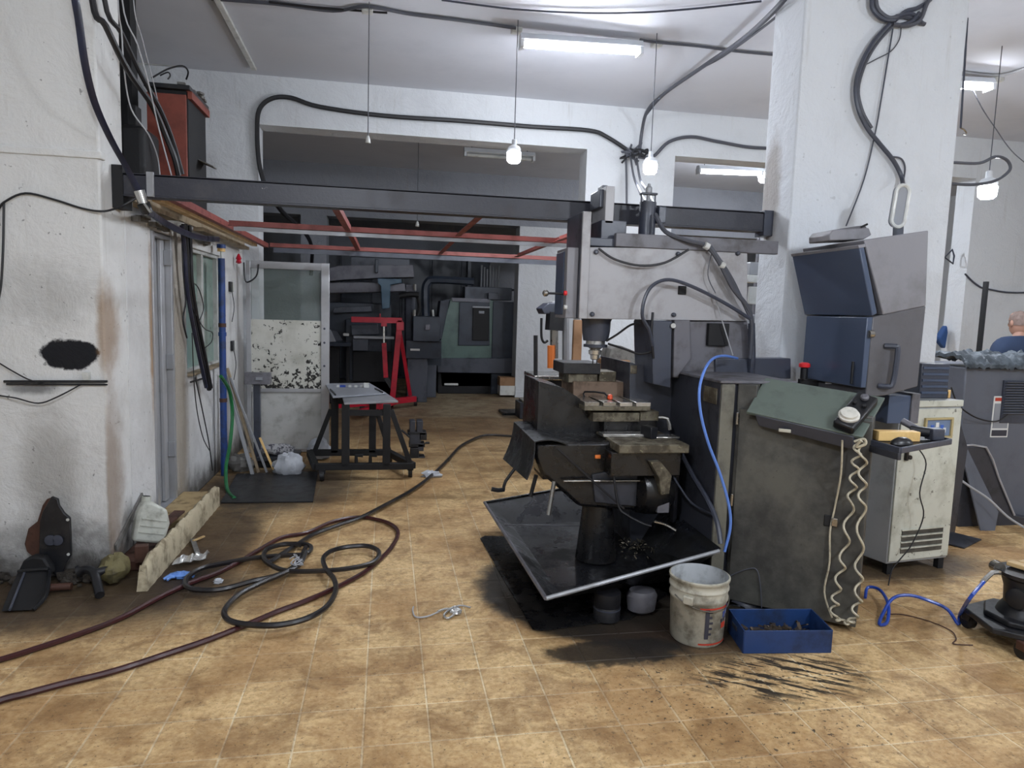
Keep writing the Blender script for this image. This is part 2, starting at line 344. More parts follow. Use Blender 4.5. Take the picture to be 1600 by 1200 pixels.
# ================================================================== SETTING
CEIL = 4.02; WX = -1.555; PY = 8.0
plaster('plaster_portal', 'cccfd2', dirt='aeb0b4', damt=.4, grit=.15)
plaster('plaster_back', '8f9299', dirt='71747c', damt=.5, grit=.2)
plaster('plaster_right', 'd2d6db', dirt='b4b6b8', damt=.4, grit=.2,
        stains=[((2.55, 4.42, 2.45), (.3, .12, .34), '7b6a55', .6, .8, .4)])
plaster('plaster_left', 'd6d6d4', dirt='a8a6a1', damt=.6, base=.42, grit=.55,
        stains=[((-1.734, 4.2, 1.287), (.15, .3, .085), '0c0d14', 1, 1.0, .1), ((-1.935, 4.2, 1.091), (.12, .3, .035), '2a2b30', .7, 1.2, .5), ((-1.851, 4.2, 1.612), (.25, .3, .16), '6f6c66', .28, 1.8, .6), ((-1.56, 4.2, 1.42), (.035, .2, .25), '8a6a45', .7, .9, .5),
                ((-1.86, 4.2, .62), (.14, .2, .3), '6d675d', .5, .8, .6), ((-1.55, 4.2, .55), (.02, .2, .5), '7a5c3b', .6, .8, .5)])
plaster('plaster_booth', 'd0d0cf', dirt='a09e9a', damt=.5, base=.3, grit=.4, stains=[((-1.55, 5.6, 1), (.3, .18, 1.6), '8b7f6c', .75, .7, .5), ((-1.55, 4.99, 1.4), (.3, .05, .5), '8d6a3f', .8, 1.1, .5)])
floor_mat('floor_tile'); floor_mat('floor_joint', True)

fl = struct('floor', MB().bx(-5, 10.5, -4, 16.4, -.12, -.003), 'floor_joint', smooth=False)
def tile_mesh():
    g = .003; b = .003; s = TS
    mb = MB(); mb.hull8([(g, g, -.003), (s - g, g, -.003), (s - g, s - g, -.003), (g, s - g, -.003)], [(g + b, g + b, 0), (s - g - b, g + b, 0), (s - g - b, s - g - b, 0), (g + b, s - g - b, 0)])
    me = bpy.data.meshes.new('tile'); me.from_pydata([tuple(p) for p in mb.v], [], mb.f[1:]); me.materials.append(M['floor_tile']); return me, mb
tme, tmb = tile_mesh(); cand = []
for i in range(-22, 42):
    for j in range(-8, 50):
        x, y = TX0 + i * TS, TY0 + j * TS
        if y < .6: continue
        if x < -1.6 and y + TS > 4.3: continue
        u = [proj((x + a * TS, y + b * TS, 0)) for a, b in ((0, 0), (1, 0), (1, 1), (0, 1))]
        vis = any(0 < p[0] < 1600 and 0 < p[1] < 1200 for p in u)
        cand.append((0 if (vis and not (.85 < x < 1.9 and 3.5 < y < 4.6)) else 1, y, x))
cand.sort(); rest = MB()
for k, (vis, y, x) in enumerate(cand):
    if k < 298 and vis == 0:
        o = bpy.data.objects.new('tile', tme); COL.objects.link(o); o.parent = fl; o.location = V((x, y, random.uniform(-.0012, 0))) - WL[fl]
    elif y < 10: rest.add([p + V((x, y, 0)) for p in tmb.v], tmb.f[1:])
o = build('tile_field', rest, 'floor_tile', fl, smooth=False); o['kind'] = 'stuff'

struct('ceiling', MB().bx(-5, 10.5, -4, 16.4, CEIL, CEIL + .1), 'ceiling_paint', smooth=False)
struct('wall_front', MB().bx(-5, 10.5, -4.2, -4, 0, CEIL), 'plaster_portal', smooth=False)
struct('wall_far_left', MB().bx(-5.2, -5, -4, 16.4, 0, CEIL), 'plaster_portal', smooth=False)
struct('wall_far_right', MB().bx(10.5, 10.7, -4, 16.4, 0, CEIL), 'plaster_portal', smooth=False)
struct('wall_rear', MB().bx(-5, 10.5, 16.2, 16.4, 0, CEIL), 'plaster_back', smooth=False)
# portal wall with its two openings
OT = 3.51
pw = MB(); pw.bx(-5, -1.39, PY, PY + .3, 0, OT); pw.bx(2.28, 3.375, PY, PY + .3, 0, OT); pw.bx(7.556, 10.5, PY, PY + .3, 0, OT); pw.bx(-5, 10.5, PY, PY + .3, OT, CEIL)
struct('wall_back', pw, 'plaster_portal', smooth=False)
struct('wall_right_pillar', MB().bx(2.567, 3.75, 4.16, 4.52, 0, CEIL), 'plaster_right', bevel=.012)
struct('wall_left_pillar', MB().bx(-5, WX, 4.2, 4.55, 0, CEIL), 'plaster_left', bevel=.012)
bw = MB(); T = .14
bw.bx(WX - T, WX, 4.55, 5.0, 0, 2.2); bw.bx(WX - T, WX, 5.44, 5.8, 0, 2.2); bw.bx(WX - T, WX, 5.8, 6.95, 0, 1.02); bw.bx(WX - T, WX, 6.95, 8, 0, 2.2); bw.bx(WX - T, WX, 5.0, 5.44, 2.064, 2.2); bw.bx(WX - T, WX, 5.8, 6.95, 2.03, 2.2)
struct('wall_left', bw, 'plaster_booth', bevel=.006)
struct('trim_1', MB().bx(-4.9, WX + .02, 4.6, 8, 2.2, 2.26), 'wood_grey')                        # booth roof
struct('trim_2', MB().bx(-5, WX + .015, 4.185, 4.25, 2.355, 2.395), 'plaster_left', bevel=.006)   # plaster ledge on the pillar
# downstand beam and pillars of the rear hall
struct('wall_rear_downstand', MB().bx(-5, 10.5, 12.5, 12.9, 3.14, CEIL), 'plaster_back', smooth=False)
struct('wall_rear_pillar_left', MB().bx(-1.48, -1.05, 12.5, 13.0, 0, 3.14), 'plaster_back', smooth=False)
struct('wall_rear_pillar_right', MB().bx(2.36, 3.6, 12.5, 12.9, 0, 3.14), 'plaster_portal', smooth=False)
# booth doorway with aluminium frame and leaf
d2 = build('door_2', MB().bx(WX - .10, WX - .055, 5.1, 5.395, .127, 2.028), 'dull_aluminium', loc=(WX, 5.2, .1), bevel=.004); d2['kind'] = 'structure'
for y0, y1, dx in ((5.0, 5.05, .0), (5.40, 5.44, .0)): build('door_frame', MB().bx(WX - .12, WX + .012 + dx, y0, y1, .1, 2.06), 'aluminium', d2, bevel=.003)
build('door_frame', MB().bx(WX - .115, WX + .008, 5.05, 5.40, 2.03, 2.055), 'aluminium', d2, bevel=.003)
build('door_stile', MB().bx(WX - .055, WX - .03, 5.3, 5.385, .13, 2.03), 'aluminium', d2, bevel=.004)
for z in (.45, 1.1, 1.85): build('hinge', MB().bx(WX - .03, WX + .02, 5.37, 5.40, z, z + .11), 'dull_aluminium', d2, bevel=.003)
build('door_sill', MB().bx(WX - .13, WX + .008, 5.05, 5.40, .1, .125), 'dull_aluminium', d2, bevel=.003)
# booth window
w1 = build('window_1', MB().bx(WX - .07, WX - .06, 5.83, 6.92, 1.05, 2.0), 'window_glass', loc=(WX, 6.4, 1.03)); w1['kind'] = 'structure'
for y0, y1, z0, z1 in ((5.802, 5.84, 1.026, 2.028), (6.91, 6.948, 1.026, 2.028), (6.36, 6.42, 1.05, 2.0), (5.84, 6.91, 1.026, 1.05), (5.84, 6.91, 2.0, 2.028)):
    build('window_frame', MB().bx(WX - .09, WX - .02, y0, y1, z0, z1), 'board_white', w1, bevel=.003)
build('window_sill', MB().bx(WX - .05, WX + .04, 5.8, 6.95, 1.005, 1.025), 'wood_grey', w1, bevel=.003)
# open aluminium door at the end of the booth
DY = 7.62; a = P(384, 404, Y=DY); b = P(514, 705, Y=DY); x0, x1, zt = a.x, b.x, P(510, 412, Y=DY).z
d1 = build('door_1', MB().bx(x0 + .05, x1 - .06, DY + .012, DY + .03, .03, .66), 'board_white', loc=((x0 + x1) / 2, DY, 0)); d1['kind'] = 'structure'
for q in ((x0, x0 + .045, 0.01, zt), (x1 - .085, x1, 0.01, zt), (x0, x1, zt - .075, zt), (x0, x1, .01, .05), (x0, x1, .66, .70)):
    build('door_frame', MB().bx(q[0], q[1], DY - .005 - (.003 if q[1] - q[0] < .2 else 0), DY + .045 + (.003 if q[1] - q[0] < .2 else 0), q[2] - (.004 if q[1] - q[0] < .2 else 0), q[3] + (.003 if q[1] - q[0] < .2 else 0)), 'aluminium', d1, bevel=.003)
zm = P(440, 500, Y=DY).z
# painted panel flaking to black
t = NT('flaking_panel'); g = t.n('ShaderNodeNewGeometry').outputs['Position']
nn = t.noise(g, 20, 7, .68, .3); sp_ = t.n('ShaderNodeSeparateXYZ'); t.l(g, sp_.inputs[0])
lo = t.ramp(sp_.outputs[2], .7, 1.15); rt_ = t.ramp(sp_.outputs[0], -1.0, -.65)
th = t.math('ADD', .50, t.math('SUBTRACT', t.math('MULTIPLY', lo, .1), t.math('MULTIPLY', rt_, .03)))
msk = t.ramp(t.math('SUBTRACT', nn, th), 0, .03)
t.l(t.mix(msk, t.mix(t.ramp(t.noise(g, 3, 6), .4, .7), lin('c2c1b8'), lin('a3a196')), lin('1b1917')), t.b.inputs['Base Color']); t.b.inputs['Roughness'].default_value = .7; t.bump(msk, -.5, .006); M['flaking_panel'] = t.m
build('door_panel', MB().bx(x0 + .045, x1 - .085, DY + .008, DY + .028, .70, zm), 'flaking_panel', d1)
build('glass_pane', MB().bx(x0 + .045, x1 - .085, DY + .014, DY + .02, zm, zt - .075), 'glass', d1)
for z in (.95, 1.2, 1.35): build('rivet', MB().cyl((x1 - .05, DY - .012, z), (x1 - .05, DY - .004, z), .012), 'mill_dark', d1)

# ================================================================== LAMPS
def bulb(px, py, Y, topz, label, scale=1.0, cord=True, lit=True, xy=None):
    c = P(px, py, Y=Y) if xy is None else V(xy)
    t_ = thing('hanging_bulb', label, 'lamp', c + V((0, 0, -.07 * scale)), 'white bulbs hanging on cords'); s = scale
    build('bulb_glass', MB().lathe([(.0, -.062 * s), (.04 * s, -.06 * s), (.056 * s, -.045 * s), (.06 * s, -.01 * s), (.06 * s, .022 * s), (.05 * s, .03 * s)], c, n=18), 'lamp_on', t_)
    build('bulb_cap', MB().lathe([(.058 * s, .022 * s), (.06 * s, .05 * s), (.045 * s, .075 * s), (.022 * s, .085 * s), (.02 * s, .13 * s), (.006, .135 * s)], c, n=16), 'lamp_cap', t_)
    build('cord', MB().tube([c + V((0, 0, .12 * s)), (c.x, c.y, topz)], .004, sm=1), 'cable_grey', t_); return t_
bulb(803, 243, 5.94, CEIL, 'lit white bulb hanging left of the milling machine on a long cord')
bulb(1016, 261, 5.9, CEIL, 'lit white bulb hanging above the milling machine near the cable knot')
bulb(1543, 297, 5.4, CEIL, 'large lit bulb hanging at the right beside the white pillar', 1.25)
bulb(1195, 275, 9.6, CEIL, 'lit bulb in the rear hall just left of the white pillar', 1.5)
for i, (x, y, q) in enumerate(((2.9, .3, 'right of'), (6.8, 1.0, 'far right of'), (1.6, -2.6, 'behind'), (-.4, .8, 'above'))): bulb(0, 0, 0, CEIL, 'lit white bulb hanging out of view ' + q + ' the viewpoint', (1.6, 1.5, 1.3, 1.45)[i], xy=(x, y, 2.95))
c = P(575, 218, Y=5.85); t_ = thing('empty_lamp_holder', 'small white lamp holder without a bulb on a long thin cord', 'lamp holder', c + V((0, 0, -.03)))
build('socket', MB().lathe([(.014, -.03), (.021, -.028), (.017, .005), (.008, .03)], c, n=12), 'white_plastic', t_); build('cord', MB().tube([c + V((0, 0, .02)), (c.x, c.y, CEIL - .02)], .004, sm=1), 'cable_grey', t_)
c = P(652, 350, Y=10.5); t_ = thing('empty_lamp_holder', 'distant empty lamp holder hanging in the rear hall under the steel beam', 'lamp holder', c + V((0, 0, -.05)))
build('socket', MB().lathe([(.02, -.04), (.03, -.035), (.025, .01), (.01, .04)], c, n=12), 'white_plastic', t_); build('cord', MB().tube([c, (c.x, c.y, CEIL)], .005, sm=1), 'cable_grey', t_)
def tube_lamp(a, b, label, lit=True, rods=False):
    a = V(a); b = V(b); t_ = thing('fluorescent_fixture', label, 'lamp', (a + b) / 2, 'tube light fixtures'); d = (b - a).normalized(); up = V((0, 0, 1)); sd = d.cross(up)
    hs = MB(); n = [(-.07, .0), (-.035, .055), (.035, .055), (.07, .0), (.06, -.004), (-.06, -.004)]
    hs.prism([a + sd * u + up * (v + .02) for u, v in n], b - a); build('housing', hs, 'lamp_cap', t_)
    build('tube', MB().cyl(a + d * .04 - up * .012, b - d * .04 - up * .012, .022, n=10), 'tube_on' if lit else 'white_plastic', t_)
    if rods:
        for e in (a + d * .1, b - d * .1): build('hanger', MB().tube([e + up * .05, V((e.x, e.y, CEIL))], .006, sm=1), 'mill_dark', t_)
    for e in (a, b - d * .03): build('end_cap', MB().bar(e - up * .012, e + d * .03 - up * .012, .12, .055), 'lamp_cap', t_)
ya = 6.0
tube_lamp(P(812, 68, Y=ya), P(1002, 80, Y=ya), 'lit fluorescent fixture on the ceiling above the milling machine')
tube_lamp(P(1494, 133, Y=ya), P(1548, 136, Y=ya), 'lit fluorescent fixture on the ceiling at the upper right edge')
tube_lamp(P(1090, 267, Y=9.4), P(1190, 271, Y=9.4), 'lit fluorescent fixture seen through the right opening', rods=True)
tube_lamp(P(725, 240, Y=9.2), P(835, 248, Y=9.2), 'unlit fluorescent fixture hanging behind the wide opening', lit=False, rods=True)

# ================================================================== MILLING MACHINE (one bolted unit with its cabinet and control)
MI = thing('milling_machine', 'large grey milling machine with oily table, drip pan and swivelling control box', 'machine', (1.6, 4.0, 0))
def mp(name, mb, m, parent=MI, **k): k.setdefault('bevel', .004); return build(name, mb, m, parent, **k)
HY = 4.0
head = mp('head_casing', MB().pp([(919, 386), (1168, 389), (1168, 502), (913, 498)], HY, .34), 'mill_grey')
for px, py in ((931, 394), (1152, 396), (925, 491), (1052, 492), (1059, 397)): mp('bolt_knob', MB().cyl(P(px, py, Y=HY), P(px, py, Y=HY) - V((0, .02, 0)), .016, .012), 'mill_dark', head)
fx = P(914, 420, Y=HY).x
zt = P(919, 331, Y=HY).z; zb = P(914, 498, Y=HY).z
fc = mp('front_cover', MB().bx(fx - .03, fx + .008, HY, 4.345, zb, zt), 'mill_dark')
mp('cover_edge', MB().bx(fx - .03, fx + .022, HY - .018, HY, zb, zt), 'mill_grey', fc)
cp = mp('switch_panel', MB().bx(fx - .1, fx - .03, 4.04, 4.3, zb - .0, P(900, 387, Y=4.05).z), 'pendant_grey')
mp('panel_face', MB().bx(fx - .107, fx - .1, 4.1, 4.29, zb + .02, P(900, 387, Y=4.05).z - .02), 'panel_blue_black', cp)
for py, py2, m in ((458, 4.2, 'red_button'), (480, 4.2, 'white_plastic')):
    q = P(886, py, X=fx - .107); mp('button', MB().cyl(q, q - V((.02, 0, 0)), .014), m, cp)
q = P(880, 459, X=fx - .107); lv = mp('lever', MB().cyl(q, q - V((.1, 0, 0)), .007), 'black_steel', cp); mp('lever_knob', MB().lathe([(.008, 0), (.02, .01), (.02, .03), (.008, .038)], q - V((.09, 0, 0)), (-1, 0, 0)), 'steel', cp)
z0 = P(1000, 386, Y=HY).z
mp('top_rail', MB().bx(fx + .01, P(1168, 380, Y=HY).x, HY + .02, HY + .3, z0 - .005, z0 + .045), 'mill_dark'); mp('top_guide', MB().bp(962, 377, 1217, 385, HY - .012, .04), 'mill_casting')
for xx in (985, 1033): mp('cooling_slot', MB().bp(xx, 383, xx + 32, 386, HY - .004, .01), 'mill_dark')
# feed motor, counterweight cylinder
mx = P(946, 320, Y=4.06).x; z1 = P(946, 290, Y=4.06).z; z2 = P(946, 349, Y=4.06).z
mo = mp('spindle_motor', MB().bx(mx, mx + .055, 4.06, 4.33, z2, z1), 'mill_grey'); mp('motor_cover', MB().bx(mx - .025, mx, 4.1, 4.3, z2 + .1, z1 - .015), 'mill_dark', mo)
mp('motor_cap', MB().bx(mx + .005, mx + .04, 4.15, 4.25, z1, z1 + .02), 'mill_dark', mo); mp('motor_foot', MB().bx(mx - .02, mx + .14, 4.06, 4.3, z0 + .045, z2 + .02), 'mill_dark', mo)
for k in range(5): mp('cooling_fin', MB().bx(mx + .056, mx + .062, 4.08 + k * .05, 4.1 + k * .05, z2 + .01, z1 - .01), 'mill_dark', mo)
c = P(1010, 368, Y=4.18); zt2 = P(1010, 316, Y=4.18).z
cy = mp('balance_cylinder', MB().lathe([(.052, c.z - .06), (.052, zt2)], (c.x, c.y, 0), n=20), 'mill_dark', bevel=0)
for dx in (-.045, .045): mp('tie_rod', MB().cyl((c.x + dx, c.y, zt2), (c.x + dx, c.y, zt2 + .05), .005), 'mill_dark', cy)
mp('tie_plate', MB().bx(c.x - .055, c.x + .055, c.y - .02, c.y + .02, zt2 + .045, zt2 + .058), 'mill_dark', cy)
mp('fitting', MB().lathe([(.012, zt2), (.012, zt2 + .05), (.022, zt2 + .055), (.022, zt2 + .09), (.012, zt2 + .1), (.01, zt2 + .115)], (c.x, c.y, 0), n=12), 'dull_aluminium', cy)
mp('valve_block', MB().bx(c.x + .052, c.x + .1, c.y - .06, c.y + .05, zt2 - .13, zt2 - .03), 'mill_dark', cy)
# quill, chuck
SY = 4.17; c = P(932, 500, Y=SY); px = 1 / 1073 * 4.35
sp = mp('quill_housing', MB().lathe([(.078, -.12), (.088, -.06), (.09, 0), (.098, .02)], c - V((0, 0, .01)), n=24), 'mill_dark', bevel=0)
z = c.z - .13
mp('chuck', MB().lathe([(.02, -.12), (.028, -.115), (.03, -.09), (.04, -.085), (.042, -.06), (.03, -.055), (.055, -.035), (.06, -.03), (.06, 0)], (c.x, c.y, z), n=20), 'machined_steel', sp, bevel=0)
mp('drive_ring', MB().lathe([(.045, -.012), (.075, -.01), (.075, .008), (.045, .01)], (c.x, c.y, z - .03), n=24), 'mill_dark', sp, bevel=0)
for dx in (-.012, .014): mp('cutter', MB().cyl((c.x + dx, c.y, z - .12), (c.x + dx, c.y, z - .155), .004), 'black_steel', sp)
# column
co = mp('column', MB().pp([(1020, 502), (1168, 502), (1172, 592), (1022, 590)], HY + .02, .34), 'mill_casting')
mp('column_rib', MB().pp([(1054, 500), (1078, 500), (1080, 560), (1058, 590), (1052, 590)], HY - .02, .05), 'mill_casting', co)
mp('column_way', MB().pp([(1018, 500), (1050, 502), (1048, 606), (1020, 600)], HY - .03, .3), 'mill_dark', co)
mp('oil_cap', MB().cyl(P(1052, 509, Y=HY - .03), P(1052, 509, Y=HY - .05), .016), 'white_plastic', co)
for q in ((1106, 506, 1140, 540), (1060, 447, 1073, 460)):
    a = P(q[0], q[3], Y=HY - .01); b = P(q[2], q[1], Y=HY - .01); fr = MB()
    mp('access_opening', MB().bx(a.x, b.x, HY - .012, HY + .03, a.z, b.z), 'matte_black', co)
# bed and electrical cabinet behind the pan
bd = mp('bed', MB().pp([(984, 566), (1080, 588), (1080, 915), (984, 915)], 4.12, .6), 'mill_base'); mp('name_plate', MB().bp(985, 571, 996, 584, 4.112, .008), 'rusty_block', bd)
a = P(1127, 598, Y=3.47)
cab = mp('switch_cabinet', MB().bx(1.8, 2.2, 3.47, 4.2, .04, 1.245), 'mill_base')
mp('corner_post', MB().bx(1.8, 1.878, 3.452, 3.47, .04, 1.24), 'cabinet_front', cab); mp('name_plate', MB().bx(1.794, 1.8, 3.5, 3.66, 1.12, 1.21), 'rusty_block', cab)
mp('cabinet_lid', MB().bx(1.79, 2.25, 3.45, 4.22, 1.243, 1.26), 'mill_casting', cab)
# control cabinet with its door swung towards the viewer
F1 = V((1.893, 3.452, 0)); F2 = V((2.408, 3.028, 0)); bk = V((.36, .44, 0)); H = 1.13
def plan(pts, z0, z1): m = MB(); m.prism([V((p.x, p.y, z0)) for p in pts], (0, 0, z1 - z0)); return m
cc = mp('control_cabinet', plan([F1, F2, F2 + bk, F1 + bk * .75], .02, H), 'cabinet_olive', bevel=.008)
u = (F2 - F1).normalized(); nrm = V((-u.y, u.x, 0)); nrm = nrm if nrm.y < 0 else -nrm
mp('cabinet_door', plan([F1 + u * .02 + nrm * .004, F2 + nrm * .004, F2 + nrm * .022, F1 + u * .02 + nrm * .022], .03, H - .02), 'cabinet_olive', cc, bevel=.005)
for py in (650, 780): q = P(1147, py, X=1.9); mp('hinge', MB().cyl((F1 + u * .01 + nrm * .02) + V((0, 0, q.z - .04)), (F1 + u * .01 + nrm * .02) + V((0, 0, q.z + .03)), .008), 'steel', cc)
hd = F1 + u * .53; q = P(1284, 814, Y=hd.y); mp('door_latch', MB().box(hd + nrm * .03 + V((0, 0, q.z)), (.03, .02, .045), rotz(math.atan2(u.y, u.x))), 'steel', cc); mp('latch_recess', MB().box(hd - u * .03 + nrm * .024 + V((0, 0, q.z)), (.04, .008, .06), rotz(math.atan2(u.y, u.x))), 'matte_black', cc)
mp('hinge_post', plan([F1, F1 + u * .1, F1 + u * .1 + bk * .5, F1 + bk * .5], H - .01, 1.243), 'cabinet_olive', cc)
# sloping green desk
def on_door(px_, py_, off=.05):   # point a given distance before the plane of the cabinet door
    v = V(((px_ - CX) / FPX, (py_ - CY) / FPX, 1)); r = V((v.dot(_L), v.dot(_D), v.dot(_U))); p0 = F1 + nrm * off; t_ = (p0 - V((0, 0, CZ))).dot(nrm) / r.dot(nrm); return V((0, 0, CZ)) + r * t_
TL, TR, BR, BL = on_door(1196, 590, -.14), on_door(1383, 621, -.14), on_door(1348, 683, .1), on_door(1166, 643, .1)
dn = (TR - TL).cross(BL - TL).normalized(); dn = dn if dn.z > 0 else -dn
dk = mp('desk', MB().prism([TL, TR, BR, BL], dn * -.018), 'desk_green', bevel=.004)
uu = V((0, 0, -.075)); i1 = BL.lerp(BR, .08); i2 = BL.lerp(BR, .93)
mp('desk_box', MB().hull8([BL.lerp(TL, .15) .lerp(BR, .1) + uu * 1.2, BR.lerp(BL, .07) + uu, TR.lerp(TL, .08) + uu * 2, TL.lerp(TR, .08) + uu * 2], [i1 + uu * .12, i2 + uu * .12, TR.lerp(TL, .08) + uu * .3, TL.lerp(TR, .08) + uu * .3]), 'mill_base', dk)
q = BL.lerp(BR, .35) + V((0, -.004, -.055)); mp('desk_label', MB().box(q, (.06, .006, .018), rotz(math.atan2((BR - BL).y, (BR - BL).x))), 'pail_white', dk)
mp('desk_clip', MB().pp([(1251, 592), (1280, 597), (1279, 606), (1250, 601)], P(1265, 600, z=1.2).y - .01, .03), 'matte_black', dk)
# control pendant on an arm
QY = 3.46; side = [(1350, 375), (1451, 360), (1447, 478), (1380, 492)]; low = [(1380, 492), (1447, 478), (1434, 604), (1384, 618), (1352, 622), (1364, 495)]
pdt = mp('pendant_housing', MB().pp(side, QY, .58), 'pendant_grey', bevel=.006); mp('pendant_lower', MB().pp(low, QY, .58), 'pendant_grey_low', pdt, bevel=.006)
mp('screen_hood', MB().pp([(1342, 386), (1350, 384), (1371, 490), (1363, 494)], QY - .02, .64), 'panel_blue_black', pdt, bevel=.006)
mp('hood_lip', MB().pp([(1341, 383), (1352, 381), (1353, 386), (1342, 388)], QY - .022, .645), 'pendant_grey', pdt, bevel=.002)
mp('button_panel', MB().pp([(1355, 496), (1364, 495), (1353, 606), (1345, 606)], QY + .0, .57), 'panel_blue_black', pdt)
for k in range(6):
    q = P(1277 + k * 5.6, 485 + k * .25, X=P(1362, 490, Y=QY).x - .003); mp('print_mark', MB().box(q, (.004, .03, .006)), 'print_white', pdt, bevel=0)
hx = P(1390, 570, Y=QY); z1 = P(1390, 541, Y=QY).z; z2 = P(1390, 603, Y=QY).z
mp('grab_handle', MB().tube([(hx.x - .045, QY, z1), (hx.x, QY - .03, z1), (hx.x + .012, QY - .04, z1 - .02), (hx.x + .0, QY - .04, z2 + .02), (hx.x - .03, QY - .03, z2), (hx.x - .06, QY, z2)], .015, sm=3), 'mill_dark', pdt, bevel=0)
q = P(1250, 590, X=2.6); st = mp('emergency_stalk', MB().cyl((2.56, q.y - .1, q.z), (2.56, q.y - .1, q.z + .07), .022), 'black_plastic', pdt); q2 = V((2.56, q.y - .1, q.z + .07)); mp('emergency_button', MB().lathe([(.02, 0), (.034, .006), (.034, .026), (.02, .034)], q2, n=18), 'red_button', pdt, bevel=0)
q = P(1330, 600, Y=3.5); mp('small_lever', MB().cyl(q, q + V((.0, 0, .13)), .008), 'black_plastic', pdt); q = P(1367, 522, Y=QY - .01); mp('key_switch', MB().cyl(q + V((-.01, 0, 0)), q + V((-.04, 0, 0)), .022), 'steel', pdt)
mp('chip_smear', MB().surf(lambda a, b: P(1290 + 10 * a + 8 * math.sin(b * 9) * (1 - b), 545 + 55 * b, X=P(1356, 560, Y=QY).x - .006), 2, 10, .003, (-1, 0, 0)), 'print_white', pdt, bevel=0)
mp('support_arm', MB().pp([(1118, 560), (1236, 560), (1236, 592), (1118, 590)], 4.0, .12), 'mill_dark', bevel=.006)
mp('rear_box', MB().bp(1386, 618, 1424, 662, 3.56, .26), 'panel_blue_black'); mp('rear_box_end', MB().bp(1422, 615, 1439, 662, 3.55, .26), 'mill_casting')
# tray bracket to the right of the desk
ty = 3.2; a1, a2, a3, a4 = P(1349, 688, z=1.0), P(1407, 704, z=1.0), P(1486, 690, z=1.0), P(1405, 668, z=1.05)
a4 = a1 + (a3 - a2)
ut = mp('utensil_tray', MB().prism([a1, a2, a3, a4], (0, 0, -.012)), 'black_sheet'); 
for e0, e1 in ((a1, a2), (a2, a3), (a3, a4)): mp('tray_lip', MB().bar(e0, e1, .012, .03), 'mill_dark', ut)
mp('tray_bracket', MB().bar(a1 - V((0, 0, .03)), a2 - V((0, 0, .03)), .02, .035), 'mill_base', ut)

# ---- table, saddle, knee
tz = .872; tb = mp('work_table', MB().bx(P(968, 690, Y=3.62).x, P(1078, 690, Y=3.62).x, 3.62, 4.6, tz - .05, tz), 'rusty_block', bevel=.006)
tx0, tx1 = P(968, 690, Y=3.62).x, P(1078, 690, Y=3.62).x
mp('way_strip', MB().bx(tx0 - .02, tx1 - .1, 3.85, 3.95, tz, tz + .02), 'machined_steel', tb); mp('way_strip', MB().bx(tx1 - .14, tx1 + .02, 3.8, 3.9, tz, tz + .012), 'machined_steel', tb)
mp('stop_block', MB().box((tx0 + .26, 3.84, tz + .035), (.05, .1, .07), rotz(.3)), 'black_steel', tb)
mp('saddle', MB().pp([(842, 596), (880, 606), (932, 640), (960, 690), (940, 700), (838, 690)], 4.05, .45), 'greasy_black')
mp('table_carrier', MB().bx(tx0 - .03, tx1 - .03, 3.66, 4.7, tz - .19, tz - .052), 'greasy_black')
mp('riser_block', MB().bx(tx0 + .02, tx1 - .06, 3.97, 4.4, tz - .002, P(950, 658, Y=3.95).z + .004), 'greasy_black')
sub = mp('sub_plate', MB().bp(926, 645, 1000, 659, 3.95, .4), 'rusty_block'); mp('sub_plate_end', MB().bp(1000, 643, 1030, 658, 3.97, .2), 'rusty_block', sub)
a = P(913, 643, Y=3.93); b = P(1017, 629, Y=3.93); fx2 = MB()
tp = mp('slotted_plate', MB().bx(a.x, b.x, 3.93, 4.3, a.z + .005, b.z - .025), 'rusty_block', bevel=.003)
wd = (b.x - a.x); 
for k in range(4):
    x0_, x1_ = a.x + wd * k / 4 + (.012 if k else 0), a.x + wd * (k + 1) / 4 - (.012 if k < 3 else 0); mp('slot_land', MB().bx(x0_, x1_, 3.93, 4.3, b.z - .025, b.z), 'machined_steel' if k > 1 else 'steel', tp, bevel=.002)
q = P(953, 622, Y=4.05); mp('clamp_nut', MB().lathe([(.012, 0), (.018, .008), (.014, .03), (.005, .035)], V((q.x, q.y, b.z)), n=10), 'orange_knob', tp, bevel=0)
mp('clamp_bolt', MB().tube([(q.x - .12, 4.2, b.z), (q.x - .12, 4.2, b.z + .03), (q.x - .02, 4.1, b.z + .035), (q.x - .01, 4.06, b.z)], .006, sm=2), 'black_steel', tp, bevel=0)
for n_, r4, Y_, d_, m_ in (('vise_base', (895, 597, 975, 622, 4.24, .3), 0, 0, 'rusty_pink'), ('vise_body', (888, 582, 934, 598, 4.26, .26), 0, 0, 'rusty_block'), ('vise_jaw', (880, 568, 939, 584, 4.24, .28), 0, 0, 'black_steel'), ('vise_jaw', (936, 581, 963, 598, 4.28, .2), 0, 0, 'rusty_block')):
    mp(n_, MB().bp(*r4), m_)
mp('coolant_valve', MB().tube([P(1028, 652, Y=3.95), P(1043, 654, Y=3.94), P(1047, 672, Y=3.92)], .012, sm=2), 'steel', bevel=0)
kn = mp('knee', MB().pp([(836, 692), (960, 690), (1070, 702), (1062, 742), (1012, 800), (905, 792), (866, 757), (846, 742), (836, 715)], 3.78, .6), 'greasy_black', bevel=.02)
mp('knee_plate', MB().pp([(925, 742), (960, 735), (1000, 742), (1000, 792), (930, 785)], 3.765, .03), 'mill_base', kn)
mp('indicator', MB().bp(930, 711, 939, 717, 3.77, .012), 'orange', kn); mp('feed_shaft', MB().cyl(P(880, 752, Y=3.74), P(1004, 751, Y=3.74), .008), 'steel', kn)
